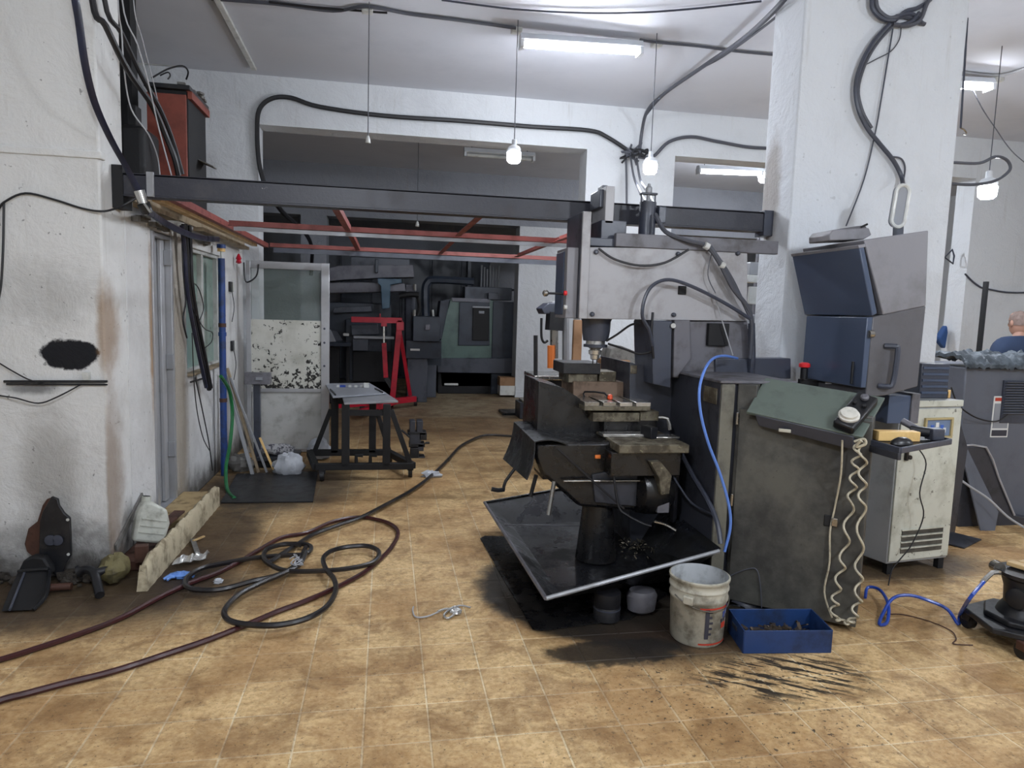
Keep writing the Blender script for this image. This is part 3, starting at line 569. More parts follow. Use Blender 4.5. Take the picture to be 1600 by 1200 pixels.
for nm, pts, r, m in (('lever', [(866, 752, 3.7), (863, 770, 3.69), (857, 805, 3.66)], .013, 'steel'), ('lever', [(838, 742, 3.85), (833, 760, 3.85), (829, 776, 3.85)], .012, 'black_steel'), ('crank_arm', [(808, 728, 4.0), (790, 752, 4.0), (787, 765, 4.0)], .01, 'black_steel'), ('crank_handle', [(787, 765, 4.0), (778, 766, 3.98), (768, 764, 3.98)], .014, 'black_steel')):
    mp(nm, MB().tube(path(*pts), r, sm=2), m, kn, bevel=0)
# rubber splash apron over the knee
A1, A2, A3, A4 = P(835, 690, Y=3.72), P(803, 659, Y=4.3), P(785, 717, Y=4.25), P(822, 750, Y=3.7)
B1, B2 = P(888, 695, Y=3.74), P(858, 667, Y=4.35)
mp('splash_flap', MB().surf(lambda u, v: (A1.lerp(A2, u)).lerp(A4.lerp(A3, u), v) + V((.015 * math.sin(v * 3), 0, 0)), 4, 5, .006, (1, 0, 0)), 'black_sheet', kn, bevel=0)
mp('splash_top', MB().surf(lambda u, v: (A1.lerp(A2, u)).lerp(B1.lerp(B2, u), v) + V((0, 0, .02 * math.sin(v * 3.1))), 4, 6, .006, (0, 0, -1)), 'black_sheet', kn, bevel=0)
# elevating screw tube, feed motor
c = P(931, 860, Y=3.9); mp('screw_guard', MB().lathe([(.125, 0), (.12, .04), (.095, .3), (.09, .38), (.06, .4)], (c.x, 3.9, .12), n=24), 'greasy_black', bevel=0)
c = P(1020, 762, Y=3.82); fm = mp('feed_motor', MB().lathe([(.1, -.13), (.14, -.12), (.155, -.04), (.155, .04), (.14, .07), (.1, .08)], c, (1, .15, 0), n=28), 'greasy_black', bevel=0)
mp('motor_bracket', MB().pp([(1016, 722), (1032, 721), (1050, 743), (1046, 772), (1033, 774), (1030, 748)], 3.62, .1), 'rusty_block', fm); mp('motor_shroud', MB().bp(1027, 774, 1047, 802, 3.68, .15), 'mill_casting', fm); mp('stand_post', MB().bp(1050, 700, 1064, 840, 3.9, .05), 'mill_base')
for nm, pts, r, m in (('coolant_hose', [(1062, 703, 3.85), (1080, 738, 3.85), (1105, 780, 3.62), (1120, 815, 3.48), (1126, 850, 3.42)], .014, 'mill_dark'),
                      ('motor_cable', [(950, 716, 3.76), (958, 740, 3.7), (966, 790, 3.68), (980, 805, 3.66), (1005, 818, 3.62), (1018, 822, 3.6)], .007, 'black_rubber'),
                      ('motor_cable', [(870, 700, 3.72), (930, 755, 3.7), (975, 795, 3.68)], .006, 'black_rubber'), ('pipe_end', [(1022, 815, 3.6), (1040, 820, 3.6), (1056, 829, 3.58)], .008, 'steel'),
                      ('limit_cable', [(1052, 745, 3.7), (1080, 785, 3.65), (1115, 805, 3.6)], .006, 'mill_dark')):
    q_ = path(*pts); mp(nm, MB().tube([p if p.x < 1.775 else P(a_, b_, X=1.775) for p, (a_, b_, _) in zip(q_, pts)], r), m, bevel=0)
# drip pan
A = V((.784, 3.159, .2)); B = V((.718, 4.863, .2)); C = V((1.78, 3.335, .345)); D = V((1.78, 4.9, .36)); ctr = (A + B + C + D) / 4
ib = [p.lerp(ctr, .3) for p in (A, C, D, B)]; ib = [V((p.x, p.y, .105)) for p in ib]; pn = MB(); top = [A, C, D, B]
for i in range(4):
    j = (i + 1) % 4; pn.prism([top[i], top[j], ib[j], ib[i]], (0, 0, -.006))
pn.prism(ib, (0, 0, -.006)); pan = mp('drip_pan', pn, 'black_sheet', bevel=0)
mp('pan_rim', MB().tube([C, A], .011, sm=1), 'dull_aluminium', pan, bevel=0); mp('pan_rim', MB().tube([A, B], .011, sm=1), 'mill_casting', pan, bevel=0); mp('pan_rim', MB().tube([B, D], .009, sm=1), 'greasy_black', pan, bevel=0)
e0, e1 = P(785, 820, z=.16), P(965, 822, z=.16); mp('pan_seam', MB().bar(e0, e1 + V((0, .0, 0)), .01, .006), 'mill_casting', pan, bevel=0)
fp = [P(1068, 812, Y=3.75), P(1127, 857, Y=3.36), P(1070, 872, Y=3.4), P(1040, 862, Y=3.62)]; mp('pan_flap', MB().prism(fp, (-.01, 0, -.006)), 'black_sheet', pan, bevel=0)
ch = MB(); rnd = random.Random(3)
for k in range(150):
    q = P(1005 + rnd.gauss(0, 22), 848 + rnd.gauss(0, 9), z=.13 + rnd.random() * .03); ch.box(q, (rnd.uniform(.006, .03), .005, .004), Matrix.Rotation(rnd.uniform(0, 6), 3, V((rnd.random(), rnd.random(), 1)).normalized()))
o = mp('metal_chips', ch, 'chips', pan, bevel=0, smooth=False); o['kind'] = 'stuff'
for px_, py_, r in ((953, 976, .07), (1075, 940, .06)):
    q = P(px_, py_, z=0); ft = mp('pan_foot', MB().lathe([(r, .0095), (r, .075), (r * .96, .08), (r, .085), (r, .155), (r * .8, .16)], (q.x, q.y + .06, 0), n=22), 'black_rubber', pan, bevel=0); mp('foot_band', MB().lathe([(r + .002, .066), (r + .002, .073)], (q.x, q.y + .06, 0), n=22), 'mill_dark', ft, bevel=0)
# machine cables
CABS = [('head_cable', [(935, 388, 3.98), (960, 405, 3.96), (1000, 415, 3.95), (1040, 410, 3.95), (1076, 390, 3.96)], .007, 'black_rubber'),
    ('bundle_cable', [(1024, 335, 4.1), (1040, 362, 4.0), (1075, 376, 3.96), (1105, 385, 3.94), (1125, 412, 3.93), (1145, 450, 3.93), (1168, 480, 3.93), (1175, 510, 3.94), (1172, 560, 3.97)], .014, 'cable_grey'),
    ('bundle_cable', [(1110, 385, 3.95), (1140, 430, 3.94), (1160, 470, 3.94), (1174, 500, 3.93)], .011, 'cable_grey'),
    ('loop_cable', [(1172, 498, 3.93), (1130, 472, 3.92), (1080, 447, 3.91), (1045, 437, 3.9), (1020, 446, 3.9), (1007, 468, 3.9), (1004, 495, 3.9), (1014, 515, 3.92), (1020, 540, 3.95)], .011, 'mill_dark'),
    ('sag_cable', [(1000, 505, 4.0), (985, 508, 4.05), (965, 522, 4.08), (947, 533, 4.1)], .007, 'black_rubber'), ('sag_cable', [(1022, 548, 3.98), (1000, 553, 4.0), (975, 545, 4.05), (950, 537, 4.1)], .007, 'black_rubber'),
    ('thin_cable', [(1116, 460, 3.97), (1128, 500, 3.96), (1145, 555, 3.95)], .004, 'cable_white'), ('thin_cable', [(1112, 395, 3.97), (1106, 430, 3.96), (1118, 458, 3.96)], .003, 'cable_grey'),
    ('hanging_cable', [(1020, 488, 3.95), (1018, 520, 3.95), (1021, 560, 3.97)], .008, 'black_rubber'), ('riser_pipe', [(1174, 505, 3.98), (1175, 560, 3.98), (1173, 585, 4.0)], .022, 'mill_dark')]
for nm, pts, r, m in CABS: mp(nm, MB().tube(path(*pts), r), m, bevel=0)
for px_, py_ in ((1104, 383), (1128, 413)): q = P(px_, py_, Y=3.93); mp('cable_tie', MB().cyl(q - V((.012, 0, .0)), q + V((.014, 0, -.012)), .021), 'white_plastic', bevel=0)
mp('blue_air_hose', MB().tube(path((1152, 560, 3.9), (1128, 556, 3.7), (1108, 566, 3.5), (1094, 600, 3.4), (1094, 640, 3.38), (1106, 690, 3.38), (1125, 740, 3.38), (1139, 790, 3.37), (1141, 825, 3.36), (1132, 862, 3.36)), .008), 'hose_pale_blue', bevel=0)

# ---- hand-held pulse pendant lying on the desk, with its coiled cord
q = BL.lerp(BR, .86).lerp(TL.lerp(TR, .86), .42) + dn * .002; ux = (TR - TL).normalized(); uy = (TL - BL).normalized(); uy = (uy - ux * uy.dot(ux)).normalized(); uz = dn
ang = -.3; ax = (ux * math.cos(ang) + uy * math.sin(ang)); ay = uz.cross(ax); R = Matrix((ax, ay, uz)).transposed()
hp = thing('hand_control', 'black hand control with white dial and knobs lying on the green desk', 'remote control', q)
build('case', MB().box(q + uz * .026, (.105, .27, .05), R), 'black_plastic', hp, bevel=.012)
dl = build('dial', MB().lathe([(.05, 0), (.05, .014), (.042, .018), (.04, .03), (.024, .034)], q + uz * .047 - ay * .065 - ax * .005, uz, n=24), 'dial_white', hp)
build('stop_button', MB().lathe([(.014, 0), (.02, .008), (.02, .02), (.012, .026)], q + uz * .048 + ay * .09, uz, n=16), 'mill_casting', hp)
build('faceplate', MB().box(q + uz * .048 + ay * .045, (.082, .12, .004), R), 'dial_white', hp)
for s_ in (-1, 1): build('selector_knob', MB().lathe([(.011, 0), (.011, .018), (.006, .02)], q + uz * .05 + ay * .03 + ax * .024 * s_, uz, n=12), 'black_plastic', hp)
def coil(pts, r, turns, rad): 
    base = []; m = len(pts)
    for i in range(turns * 8 + 1):
        t_ = i / (turns * 8) * (m - 1); k = min(int(t_), m - 2); p = V(pts[k]).lerp(V(pts[k + 1]), t_ - k); a = i / 8 * 2 * math.pi
        base.append(p + V((rad * math.cos(a), rad * .8 * math.sin(a), 0)))
    return MB().tube(base, r, n=6, sm=2)
build('coiled_cord', coil([on_door(1342, 690, .14), on_door(1336, 730, .1), on_door(1330, 780, .06), on_door(1318, 870, .055), on_door(1306, 930, .055), on_door(1302, 965, .055)], .006, 9, .02), 'cord_cream', hp)
build('coiled_cord', coil([on_door(1348, 690, .15), on_door(1348, 740, .1), on_door(1347, 790, .06), on_door(1342, 880, .055), on_door(1342, 935, .055), on_door(1333, 968, .055), on_door(1325, 974, .055), on_door(1305, 966, .055)], .006, 10, .02), 'cord_cream', hp)
build('straight_cord', MB().tube([on_door(1316, 688, .135), on_door(1314, 740, .09), on_door(1305, 790, .035), on_door(1297, 830, .035), on_door(1296, 880, .04), on_door(1288, 925, .04), on_door(1300, 965, .04)], .005), 'cord_cream', hp)
build('cord_knot', MB().tube([on_door(1335, 690, .14), on_door(1350, 686, .15), on_door(1352, 694, .15), on_door(1338, 698, .15), on_door(1345, 688, .17)], .007), 'cord_cream', hp)
# ---- objects on the small tray
def on(pt, z): return V((pt.x, pt.y, z))
q = P(1398, 679, z=1.03); solo('wood_block', MB().box(V((q.x, q.y - .01, 1.027)), (.22, .06, .05), rotz(-.12)), 'wood_yellow', 'pale yellow wooden block lying on the small black tray', 'wood block', bevel=.003)
q = P(1409, 689, z=1.02); ms = MB(); ms.blob(V((q.x, q.y, 1.005)), (.06, .035, .035), .03, 14, 8, 2, zmin=1.001); solo('black_grinder_guard', ms, 'black_plastic', 'glossy black rounded tool guard lying on the small black tray', 'tool')
q = P(1446, 682, z=1.02); g_ = thing('pneumatic_tool', 'dark metal hand tool lying behind the wood block on the tray', 'tool', V((q.x, q.y, 1.0)))
build('body', MB().cyl((q.x - .05, q.y + .05, 1.045), (q.x + .02, q.y, 1.04), .026), 'black_steel', g_); build('head', MB().box((q.x + .045, q.y - .01, 1.035), (.07, .06, .06)), 'mill_dark', g_, bevel=.006); build('grip', MB().cyl((q.x - .02, q.y + .03, 1.05), (q.x - .06, q.y + .1, 1.085), .018), 'mill_casting', g_)
# ---- things on top of the pendant
q = P(1325, 366, Y=3.7); kb = thing('flat_device', 'flat grey rounded device lying on top of the control box', 'device', V((q.x, 3.7, P(1325, 374, Y=3.7).z)))
zz = P(1325, 372, Y=3.7).z
build('base', MB().pp([(1296, 366), (1302, 359), (1358, 356), (1362, 367), (1350, 374), (1296, 376)], 3.62, .2), 'pendant_grey', kb, bevel=.006); build('lid', MB().pp([(1303, 359), (1340, 353), (1352, 352), (1356, 358)], 3.64, .16), 'pendant_grey_low', kb, bevel=.004); build('stub', MB().tube(path((1345, 355, 3.64), (1356, 350, 3.62)), .006, sm=1), 'matte_black', kb)
c = P(1407, 322, Y=3.66); lam = thing('oval_fan', 'upright oval white-rimmed grey device on a short post above the control box', 'device', V((c.x, 3.66, P(1410, 365, Y=3.66).z)))
def oval(r, h, n=28):
    o = []
    for i in range(n):
        a = 2 * math.pi * i / n; o.append(V((r * math.cos(a), 0, r * math.sin(a) + (h if math.sin(a) > 0 else -h))))
    return o
ov = oval(.043, .078); Rt = Matrix.Rotation(.1, 3, 'Y')
build('rim', MB().tube([c + Rt @ p for p in ov], .011, closed=True, sm=1), 'white_plastic', lam); build('face', MB().prism([c + Rt @ p for p in ov], (0, .03, 0)), 'sign_grey', lam)
build('post', MB().bar((c.x + .02, 3.69, c.z - .19), (c.x + .015, 3.69, c.z - .05), .04, .03), 'mill_dark', lam); build('post', MB().bar((c.x + .06, 3.71, c.z - .17), (c.x + .048, 3.71, c.z + .04), .02, .02), 'mill_dark', lam)

# ---- white electrical cabinet
w0, w1_, w2 = V((3.10, 3.892, 0)), V((3.147, 3.732, 0)), V((3.653, 3.803, 0)); bkv = (w0 - w1_) * 1.6; H2 = 1.12
wc = thing('white_cabinet', 'dirty white metal cabinet with bottom vent and small blue display', 'cabinet', (w1_ + w2) / 2)
b4 = [w1_, w2, w2 + bkv, w1_ + bkv]; bo = build('body', MB().hull8([p + V((0, 0, .07)) for p in b4], [p + V((0, 0, H2)) for p in b4]), 'white_cabinet_side', wc, bevel=.005)
u2 = (w2 - w1_).normalized(); n2_ = V((u2.y, -u2.x, 0)); R2 = Matrix((u2, -n2_, V((0, 0, 1)))).transposed(); W2 = (w2 - w1_).length
def fr(u_, z_, off=0): return w1_ + u2 * (u_ * W2) + n2_ * off + V((0, 0, z_))
dr = build('door', MB().box(fr(.5, (.085 + H2 - .05) / 2, .006), (W2 - .012, .012, H2 - .14), R2), 'white_cabinet', wc, bevel=.003); build('top_lip', MB().box(fr(.5, H2 - .02, .006), (W2, .014, .04), R2), 'white_cabinet', wc, bevel=.003)
build('handle', MB().box(fr(.12, .81, .022), (.022, .02, .13), R2), 'black_plastic', dr, bevel=.004); build('lock_knob', MB().cyl(fr(.16, .765, .012), fr(.16, .765, .035), .014), 'black_plastic', dr)
for k in range(4): build('vent_slot', MB().box(fr(.52, .15 + k * .04, .0135), (W2 * .68, .004, .027), R2), 'cabinet_olive', dr); 
for k in range(4): build('vent_louver', MB().box(fr(.52, .17 + k * .04, .017), (W2 * .7, .01, .008), R2), 'white_cabinet', dr)
dx_ = build('display', MB().box(fr(.6, .945, .014), (.2, .008, .1), R2), 'screen_blue', dr)
for a_, b_, s_ in ((.6, 1.005, (.235, .014)), (.6, .885, (.235, .014))): build('display_frame', MB().box(fr(a_, b_, .02), (s_[0], .016, s_[1]), R2), 'gold_frame', dr, bevel=.002)
for a_ in (.6 - .11 / W2, .6 + .11 / W2): build('display_frame', MB().box(fr(a_, .945, .02), (.016, .016, .12), R2), 'gold_frame', dr, bevel=.002)
build('display_band', MB().box(fr(.54, .915, .019), (.11, .003, .03), R2), 'screen_bright', dr)
for k, (a_, b_) in enumerate(((.5, .95), (.58, .965), (.66, .95), (.7, .93))): build('display_mark', MB().box(fr(a_, b_, .019), (.025, .003, .03), R2), 'print_white' if k % 2 else 'screen_bright', dr)
for p in b4: build('foot', MB().box(p.lerp((b4[0] + b4[2]) / 2, .15) + V((0, 0, .035)), (.04, .04, .07)), 'matte_black', wc)
q = fr(.3, 0, -.12); cr = thing('ribbed_crate', 'small dark ribbed box standing on the white cabinet', 'box', q + V((0, 0, H2)))
a = P(1441, 568, Y=q.y); b = P(1480, 624, Y=q.y); build('box', MB().bx(a.x, b.x, q.y, q.y + .14, H2, a.z), 'mill_dark', cr, bevel=.006)
for k in range(5): build('rib', MB().bx(a.x + .01, b.x - .01, q.y - .006, q.y, H2 + .03 + k * .04, H2 + .045 + k * .04), 'panel_blue_black', cr)
q = P(1473, 622, z=H2); solo('small_carton', MB().box((q.x + .035, q.y + .03, H2 + .027), (.055, .05, .052)), 'wood_yellow', 'tiny white and orange carton on the white cabinet', 'box', bevel=.002)
q = P(1491, 620, z=H2); solo('black_jar', MB().lathe([(.018, 0), (.02, .004), (.02, .042), (.016, .045), (.018, .055), (.01, .058)], (w2.x - .05, w2.y + .09, H2), n=16), 'black_plastic', 'tiny black jar at the right edge of the white cabinet top', 'jar')
solo('thin_cable', MB().tube(path((1436, 702, 3.66), (1447, 725, 3.64), (1437, 770, 3.63), (1443, 806, 3.63), (1425, 850, 3.62), (1408, 872, 3.6), (1394, 890, 3.58)) + fpath(.006, (1388, 915)), .004), 'black_rubber', 'thin black cable running down the front of the white cabinet', 'cable')

# ---- chip machine at the right edge
GY = 4.8; gx0 = P(1507, 600, Y=GY).x
gm = thing('louvred_machine', 'grey metal machine with louvred vent at the right edge', 'machine', (gx0 + .7, GY, 0))
build('housing', MB().prism([(gx0, GY, 1.26), (gx0 + 1.6, GY, 1.26), (gx0 + 1.6, GY, 0), (gx0 + .5, GY, 0), (gx0 + .02, GY, .4)], (0, .8, 0)), 'chip_machine', gm, bevel=.01)
build('base', MB().bx(gx0 + .04, gx0 + 1.6, GY + .03, GY + .78, 0, .4), 'mill_base', gm, bevel=.01)
va = P(1567, 598, Y=GY); vb = P(1600, 655, Y=GY)
vn = build('vent_frame', MB().bx(va.x, va.x + .5, GY - .012, GY, vb.z - .03, va.z + .02), 'mill_dark', gm)
for k in range(13): build('louver', MB().box((va.x + .25, GY - .02, va.z - k * .0215), (.48, .03, .005), Matrix.Rotation(-.6, 3, 'X')), 'chip_machine', vn)
la = P(1553, 619, Y=GY); lb = P(1573, 683, Y=GY); lbx = build('warning_label', MB().bx(la.x, lb.x, GY - .004, GY, lb.z, la.z), 'print_white', gm)
build('label_red', MB().bx(la.x + .012, lb.x - .012, GY - .006, GY - .004, la.z - .04, la.z - .012), 'print_red', lbx); build('label_black', MB().bx(la.x + .01, lb.x - .01, GY - .006, GY - .004, lb.z + .01, lb.z + .06), 'print_dark', lbx)
build('label_grey', MB().bx(la.x + .012, lb.x - .012, GY - .006, GY - .004, lb.z + .075, la.z - .06), 'sign_grey', lbx)
build('hopper_panel', MB().pp([(1500, 698), (1541, 699), (1585, 805), (1660, 822), (1660, 925), (1494, 888)], 4.6, .16), 'mill_base', gm, bevel=.006); build('fold_panel', MB().prism([P(1502, 702, Y=4.59), P(1512, 702, Y=4.59), P(1560, 800, Y=4.5), P(1545, 880, Y=4.45)], (0, .012, 0)), 'chip_machine', gm)
build('hopper_edge', MB().tube(path((1500, 697, 4.59), (1541, 699, 4.59), (1560, 745, 4.59), (1585, 805, 4.59)), .008, sm=2), 'mill_grey', gm)
rnd = random.Random(11); rub = []
from mathutils import noise as mn
def rubsheet(u, v): return V((gx0 - .07 + 1.5 * u + .02 * mn.noise(V((u * 30, v * 8, 1))), GY - .07 + .5 * v, 1.36 - .07 * max(0, 1 - v * 8) + .05 * min(1, v * 3) * mn.noise(V((u * 14, v * 5, 0))) + .03 * mn.noise(V((u * 40, v * 12, 3)))))
solo('plastic_sheets', MB().surf(rubsheet, 70, 16, .03), 'plastic_debris', 'heap of crumpled grey plastic sheets on top of the louvred machine', 'plastic sheet')
solo('black_post', MB().bar(P(1541, 440, Y=5.8), V((P(1541, 440, Y=5.8).x - .005, 5.8, 0)), .04, .03), 'matte_black', 'tall thin black post rising behind the louvred machine', 'post')
ps = thing('folded_sheet', 'dark folded metal sheet leaning beside the white cabinet', 'metal sheet', (P(1500, 890, Y=4.3).x, 4.3, 0))
build('sheet', MB().prism([P(1494, 640, Y=4.32) * 1, P(1512, 700, Y=4.4), V((4.3, 4.42, .02)), V((4.02, 4.3, .02))], (.012, .012, 0)), 'mill_base', ps); build('foot_sheet', MB().prism([V((3.95, 4.32, .03)), V((4.25, 4.42, .03)), V((4.4, 4.28, .01)), V((4.1, 4.12, .01))], (0, 0, -.008)), 'mill_base', ps)
solo('white_cable', MB().tube(path((1490, 742, 4.5), (1515, 760, 4.45), (1545, 780, 4.4), (1575, 808, 4.35), (1610, 832, 4.3), (1660, 880, 4.2)) + fpath(.01, (1720, 900)), .009), 'cable_white', 'white cable sagging in front of the louvred machine', 'cable')
solo('sagging_cable', MB().tube(path((1486, 605, 4.7), (1497, 632, 4.7), (1520, 650, 4.7), (1545, 658, 4.74), (1562, 657, 4.76), (1575, 648, 4.77)), .006), 'black_rubber', 'black cable sagging across the grey side of the louvred machine', 'cable')

# ================================================================== FLOOR ITEMS NEAR THE MACHINE
c = P(1093, 1014, z=0); c = V((c.x + .04, c.y + .125, 0)); r0 = .13
pl_ = thing('plastic_pail', 'dirty white plastic pail with red bands and faded print', 'bucket', c)
wall = [(r0 * .93, 0), (r0, .012), (r0 * 1.06, .24), (r0 * 1.10, .245), (r0 * 1.10, .26), (r0 * 1.07, .265), (r0 * 1.08, .3), (r0 * 1.12, .303), (r0 * 1.12, .312), (r0 * 1.09, .316), (r0 * 1.10, .345), (r0 * 1.14, .35), (r0 * 1.14, .362), (r0 * 1.08, .366)]
wall = [(a_, b_ * .9) for a_, b_ in wall]
build('body', MB().lathe(wall, c, n=40, cap=False), 'pail_white', pl_, angle=.9)
build('inside', MB().lathe([(r0 * 1.08, .329), (r0 * 1.06, .3), (r0 * .96, .02), (.001, .018)], c, n=40, cap=False), 'pail_inside', pl_); build('bottom', MB().cyl(c, c + V((0, 0, .015)), r0 * .93, n=32), 'pail_white', pl_)
def arc(z_, r_, a0, a1, h, th=.0015, n=12):
    m = MB(); m.surf(lambda u, v: c + V((r_(z_ + h * v) * math.cos(a0 + (a1 - a0) * u), r_(z_ + h * v) * math.sin(a0 + (a1 - a0) * u), z_ + h * v)), n, 1, th, (0, 0, 0)); return m
rr_ = lambda z_: r0 + (r0 * .06) * z_ / .216 + .0018
for z_, m_ in ((.198, 'print_red'), (.018, 'print_red')): build('red_band', arc(z_, rr_, -1.95, -.6, .009), m_, pl_)
build('dark_print', arc(.05, rr_, -1.75, -1.6, .15), 'print_dark', pl_); 
for k in range(5): build('print_mark', arc(.07 + k * .028, lambda z_: rr_(z_) + .001, -1.6, -1.5 + .02 * (k % 3), .012), 'print_dark', pl_)
for k, (a0, z_, hgt) in enumerate(((-1.0, .15, .03), (-.9, .165, .03), (-.78, .18, .03), (-1.1, .125, .02), (-.95, .13, .022), (-.8, .14, .022))): build('print_stroke', arc(z_, lambda z_: rr_(z_) + .001, a0, a0 + .09, hgt, n=4), 'print_blue' if k < 3 else 'print_dark', pl_)
build('red_print', arc(.095, rr_, -1.05, -.75, .03), 'print_red', pl_)
build('wire_handle', MB().tube([c + V((r0 * 1.13 * math.cos(a_), r0 * 1.13 * math.sin(a_), .243 - .05 * math.sin(math.pi * (k / 16)))) for k, a_ in enumerate([-math.pi * .92 + math.pi * .95 * i / 16 for i in range(17)])], .003, sm=1), 'steel', pl_)
build('handle_lug', MB().box(c + V((r0 * 1.1 * math.cos(-2.35), r0 * 1.1 * math.sin(-2.35), .238)), (.05, .03, .04), rotz(-2.35 + 1.57)), 'pail_white', pl_, bevel=.005)
# blue tray of scrap
t0, t1, t2 = P(1161, 1021, z=0), P(1298, 1020, z=0), P(1137, 985, z=0); t3 = t1 + (t2 - t0); hb = .115
bt = thing('blue_scrap_tray', 'blue steel tray full of oily scrap on the floor beside the pail', 'tray', (t0 + t3) / 2)
build('bottom', MB().prism([t0, t1, t3, t2], (0, 0, .008)), 'tray_blue', bt)
for e0, e1, nm in ((t0, t1, 'front_wall'), (t1, t3, 'side_wall'), (t3, t2, 'back_wall'), (t2, t0, 'side_wall')): build(nm, MB().bar(e0.lerp(e1, .0) + V((0, 0, hb / 2)), e1 + V((0, 0, hb / 2)), .006, hb), 'tray_blue', bt, bevel=.002)
ls = t2.lerp(t0, .45) + V((0, 0, .075)); build('label_slot', MB().bar(ls - (t0 - t2) * .12, ls + (t0 - t2) * .15, .016, .02), 'mill_base', bt)
sm = MB(); cen = (t0 + t3) / 2; e1 = (t1 - t0); e2 = (t2 - t0)
for k in range(140):
    a_, b_ = rnd.uniform(.1, .9), rnd.uniform(.12, .88); p = t0 + e1 * a_ + e2 * b_ + V((0, 0, .012 + .05 * rnd.random() * (1 - abs(a_ - .6)))); sm.box(p, (rnd.uniform(.01, .07), rnd.uniform(.006, .018), rnd.uniform(.004, .012)), Matrix.Rotation(rnd.uniform(0, 6), 3, V((rnd.uniform(-.4, .4), rnd.uniform(-.4, .4), 1)).normalized()))
o = solo('scrap_heap', sm, 'scrap_steel', 'oily metal scrap heaped inside the blue tray', 'scrap', smooth=False); o['kind'] = 'stuff'
# can and black sheet under the pan
q = P(1012, 972, z=0); solo('crushed_can', MB().lathe([(.04, 0), (.075, .02), (.085, .1), (.07, .125), (.03, .13)], (q.x, q.y + .1, .0095), n=16, sy=.8), 'mill_casting', 'dull crumpled grey bag of chips under the drip pan', 'bag')
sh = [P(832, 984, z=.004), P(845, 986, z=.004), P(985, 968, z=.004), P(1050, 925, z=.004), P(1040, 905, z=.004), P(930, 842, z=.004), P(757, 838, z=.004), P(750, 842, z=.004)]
solo('black_floor_sheet', MB().prism(sh, (0, 0, .005)), 'greasy_black', 'flat black sheet lying on the floor under the drip pan', 'mat', smooth=False)
# cast pedestal on a wheeled dolly
q = P(1590, 1005, z=0); pc = V((q.x + .05, q.y + .02, 0))
pd = thing('cast_pedestal', 'black cast pedestal with wooden slat top on a wheeled dolly at the right edge', 'stand', pc)
def ngon(r, n, z, a0=0, sx=1): return [pc + V((r * sx * math.cos(a0 + 2 * math.pi * i / n), r * math.sin(a0 + 2 * math.pi * i / n), z)) for i in range(n)]
dly = build('dolly', MB().prism(ngon(.27, 6, .085, .25), (0, 0, .03)), 'black_steel', pd, bevel=.006)
for k, a_ in enumerate((2.35, 3.9, 5.4, .8)):
    w_ = pc + V((.235 * math.cos(a_), .235 * math.sin(a_), .04)); wh = build('caster_wheel', MB().cyl(w_ - V((.016, 0, 0)), w_ + V((.016, 0, 0)), .04, n=18), 'black_rubber', dly); build('caster_fork', MB().box(w_ + V((0, 0, .025)), (.05, .05, .045)), 'rust_brown' if k == 1 else 'black_steel', dly, bevel=.006)
build('foot_plate', MB().prism(ngon(.19, 8, .115, .39), (0, 0, .03)), 'black_steel', pd, bevel=.008); build('column', MB().lathe([(.13, .14), (.12, .17), (.1, .2), (.105, .28), (.12, .33), (.14, .345), (.145, .365), (.1, .37)], pc, n=28), 'black_steel', pd)
build('boss', MB().lathe([(.05, 0), (.05, .03), (.03, .035)], pc + V((-.095, -.04, .25)), (-1, -.4, 0), n=18), 'black_steel', pd)
for k in range(3): build('slat', MB().box(pc + V((-.02 + k * .07, -.02, .39)), (.055, .2, .022), rotz(.35)), 'wood_pale', pd, bevel=.004)
ga = P(1562, 888, Y=pc.y + .05); build('gauge', MB().cyl(ga, ga + V((.01, .04, 0)), .03, n=18), 'steel', pd)
bt_ = P(1541, 902, Y=pc.y + .02)
af = build('air_fitting', MB().tube([P(1562, 895, Y=pc.y + .03), P(1550, 895, Y=pc.y + .02), P(1534, 911, Y=pc.y)], .012, sm=2), 'machined_steel', pd)
# blue air hose on the floor
solo('air_hose', MB().tube([P(1537, 909, Y=pc.y), P(1515, 935, Y=2.75), P(1500, 960, z=.05), P(1497, 975, z=.012), P(1480, 952, z=.06), P(1450, 938, z=.09), P(1420, 930, z=.1), P(1395, 935, z=.08), P(1380, 958, z=.03), P(1374, 975, z=.012), P(1386, 972, z=.012), P(1388, 945, z=.05), P(1375, 922, z=.06), P(1356, 918, z=.05), P(1352, 934, z=.014)], .009), 'hose_blue', 'blue air hose looping over the floor to the cast pedestal', 'hose')
solo('thin_wire', MB().tube(fpath(.005, (1385, 960), (1410, 960), (1450, 970), (1485, 985), (1494, 998), (1490, 1006), (1520, 1008)), .003), 'rust_brown', 'thin brown wire lying on the floor beside the blue air hose', 'wire')
q = [P(1142, 938, z=0), P(1165, 935, z=0), P(1213, 951, z=0), P(1180, 960, z=0)]; solo('floor_rag', MB().blob((q[0] + q[2]) / 2 + V((0, 0, .01)), (.13, .07, .035), .2, 14, 8, 9, zmin=0.001), 'mill_base', 'dark rag on the floor behind the blue tray', 'rag')
solo('bent_wire', MB().tube([on_door(1140, 900, .03), on_door(1165, 890, .03), on_door(1182, 890, .03), on_door(1188, 915, .03), on_door(1190, 950, .03)], .003), 'cable_grey', 'thin bent wire leaning on the dark cabinet door above the blue tray', 'wire')

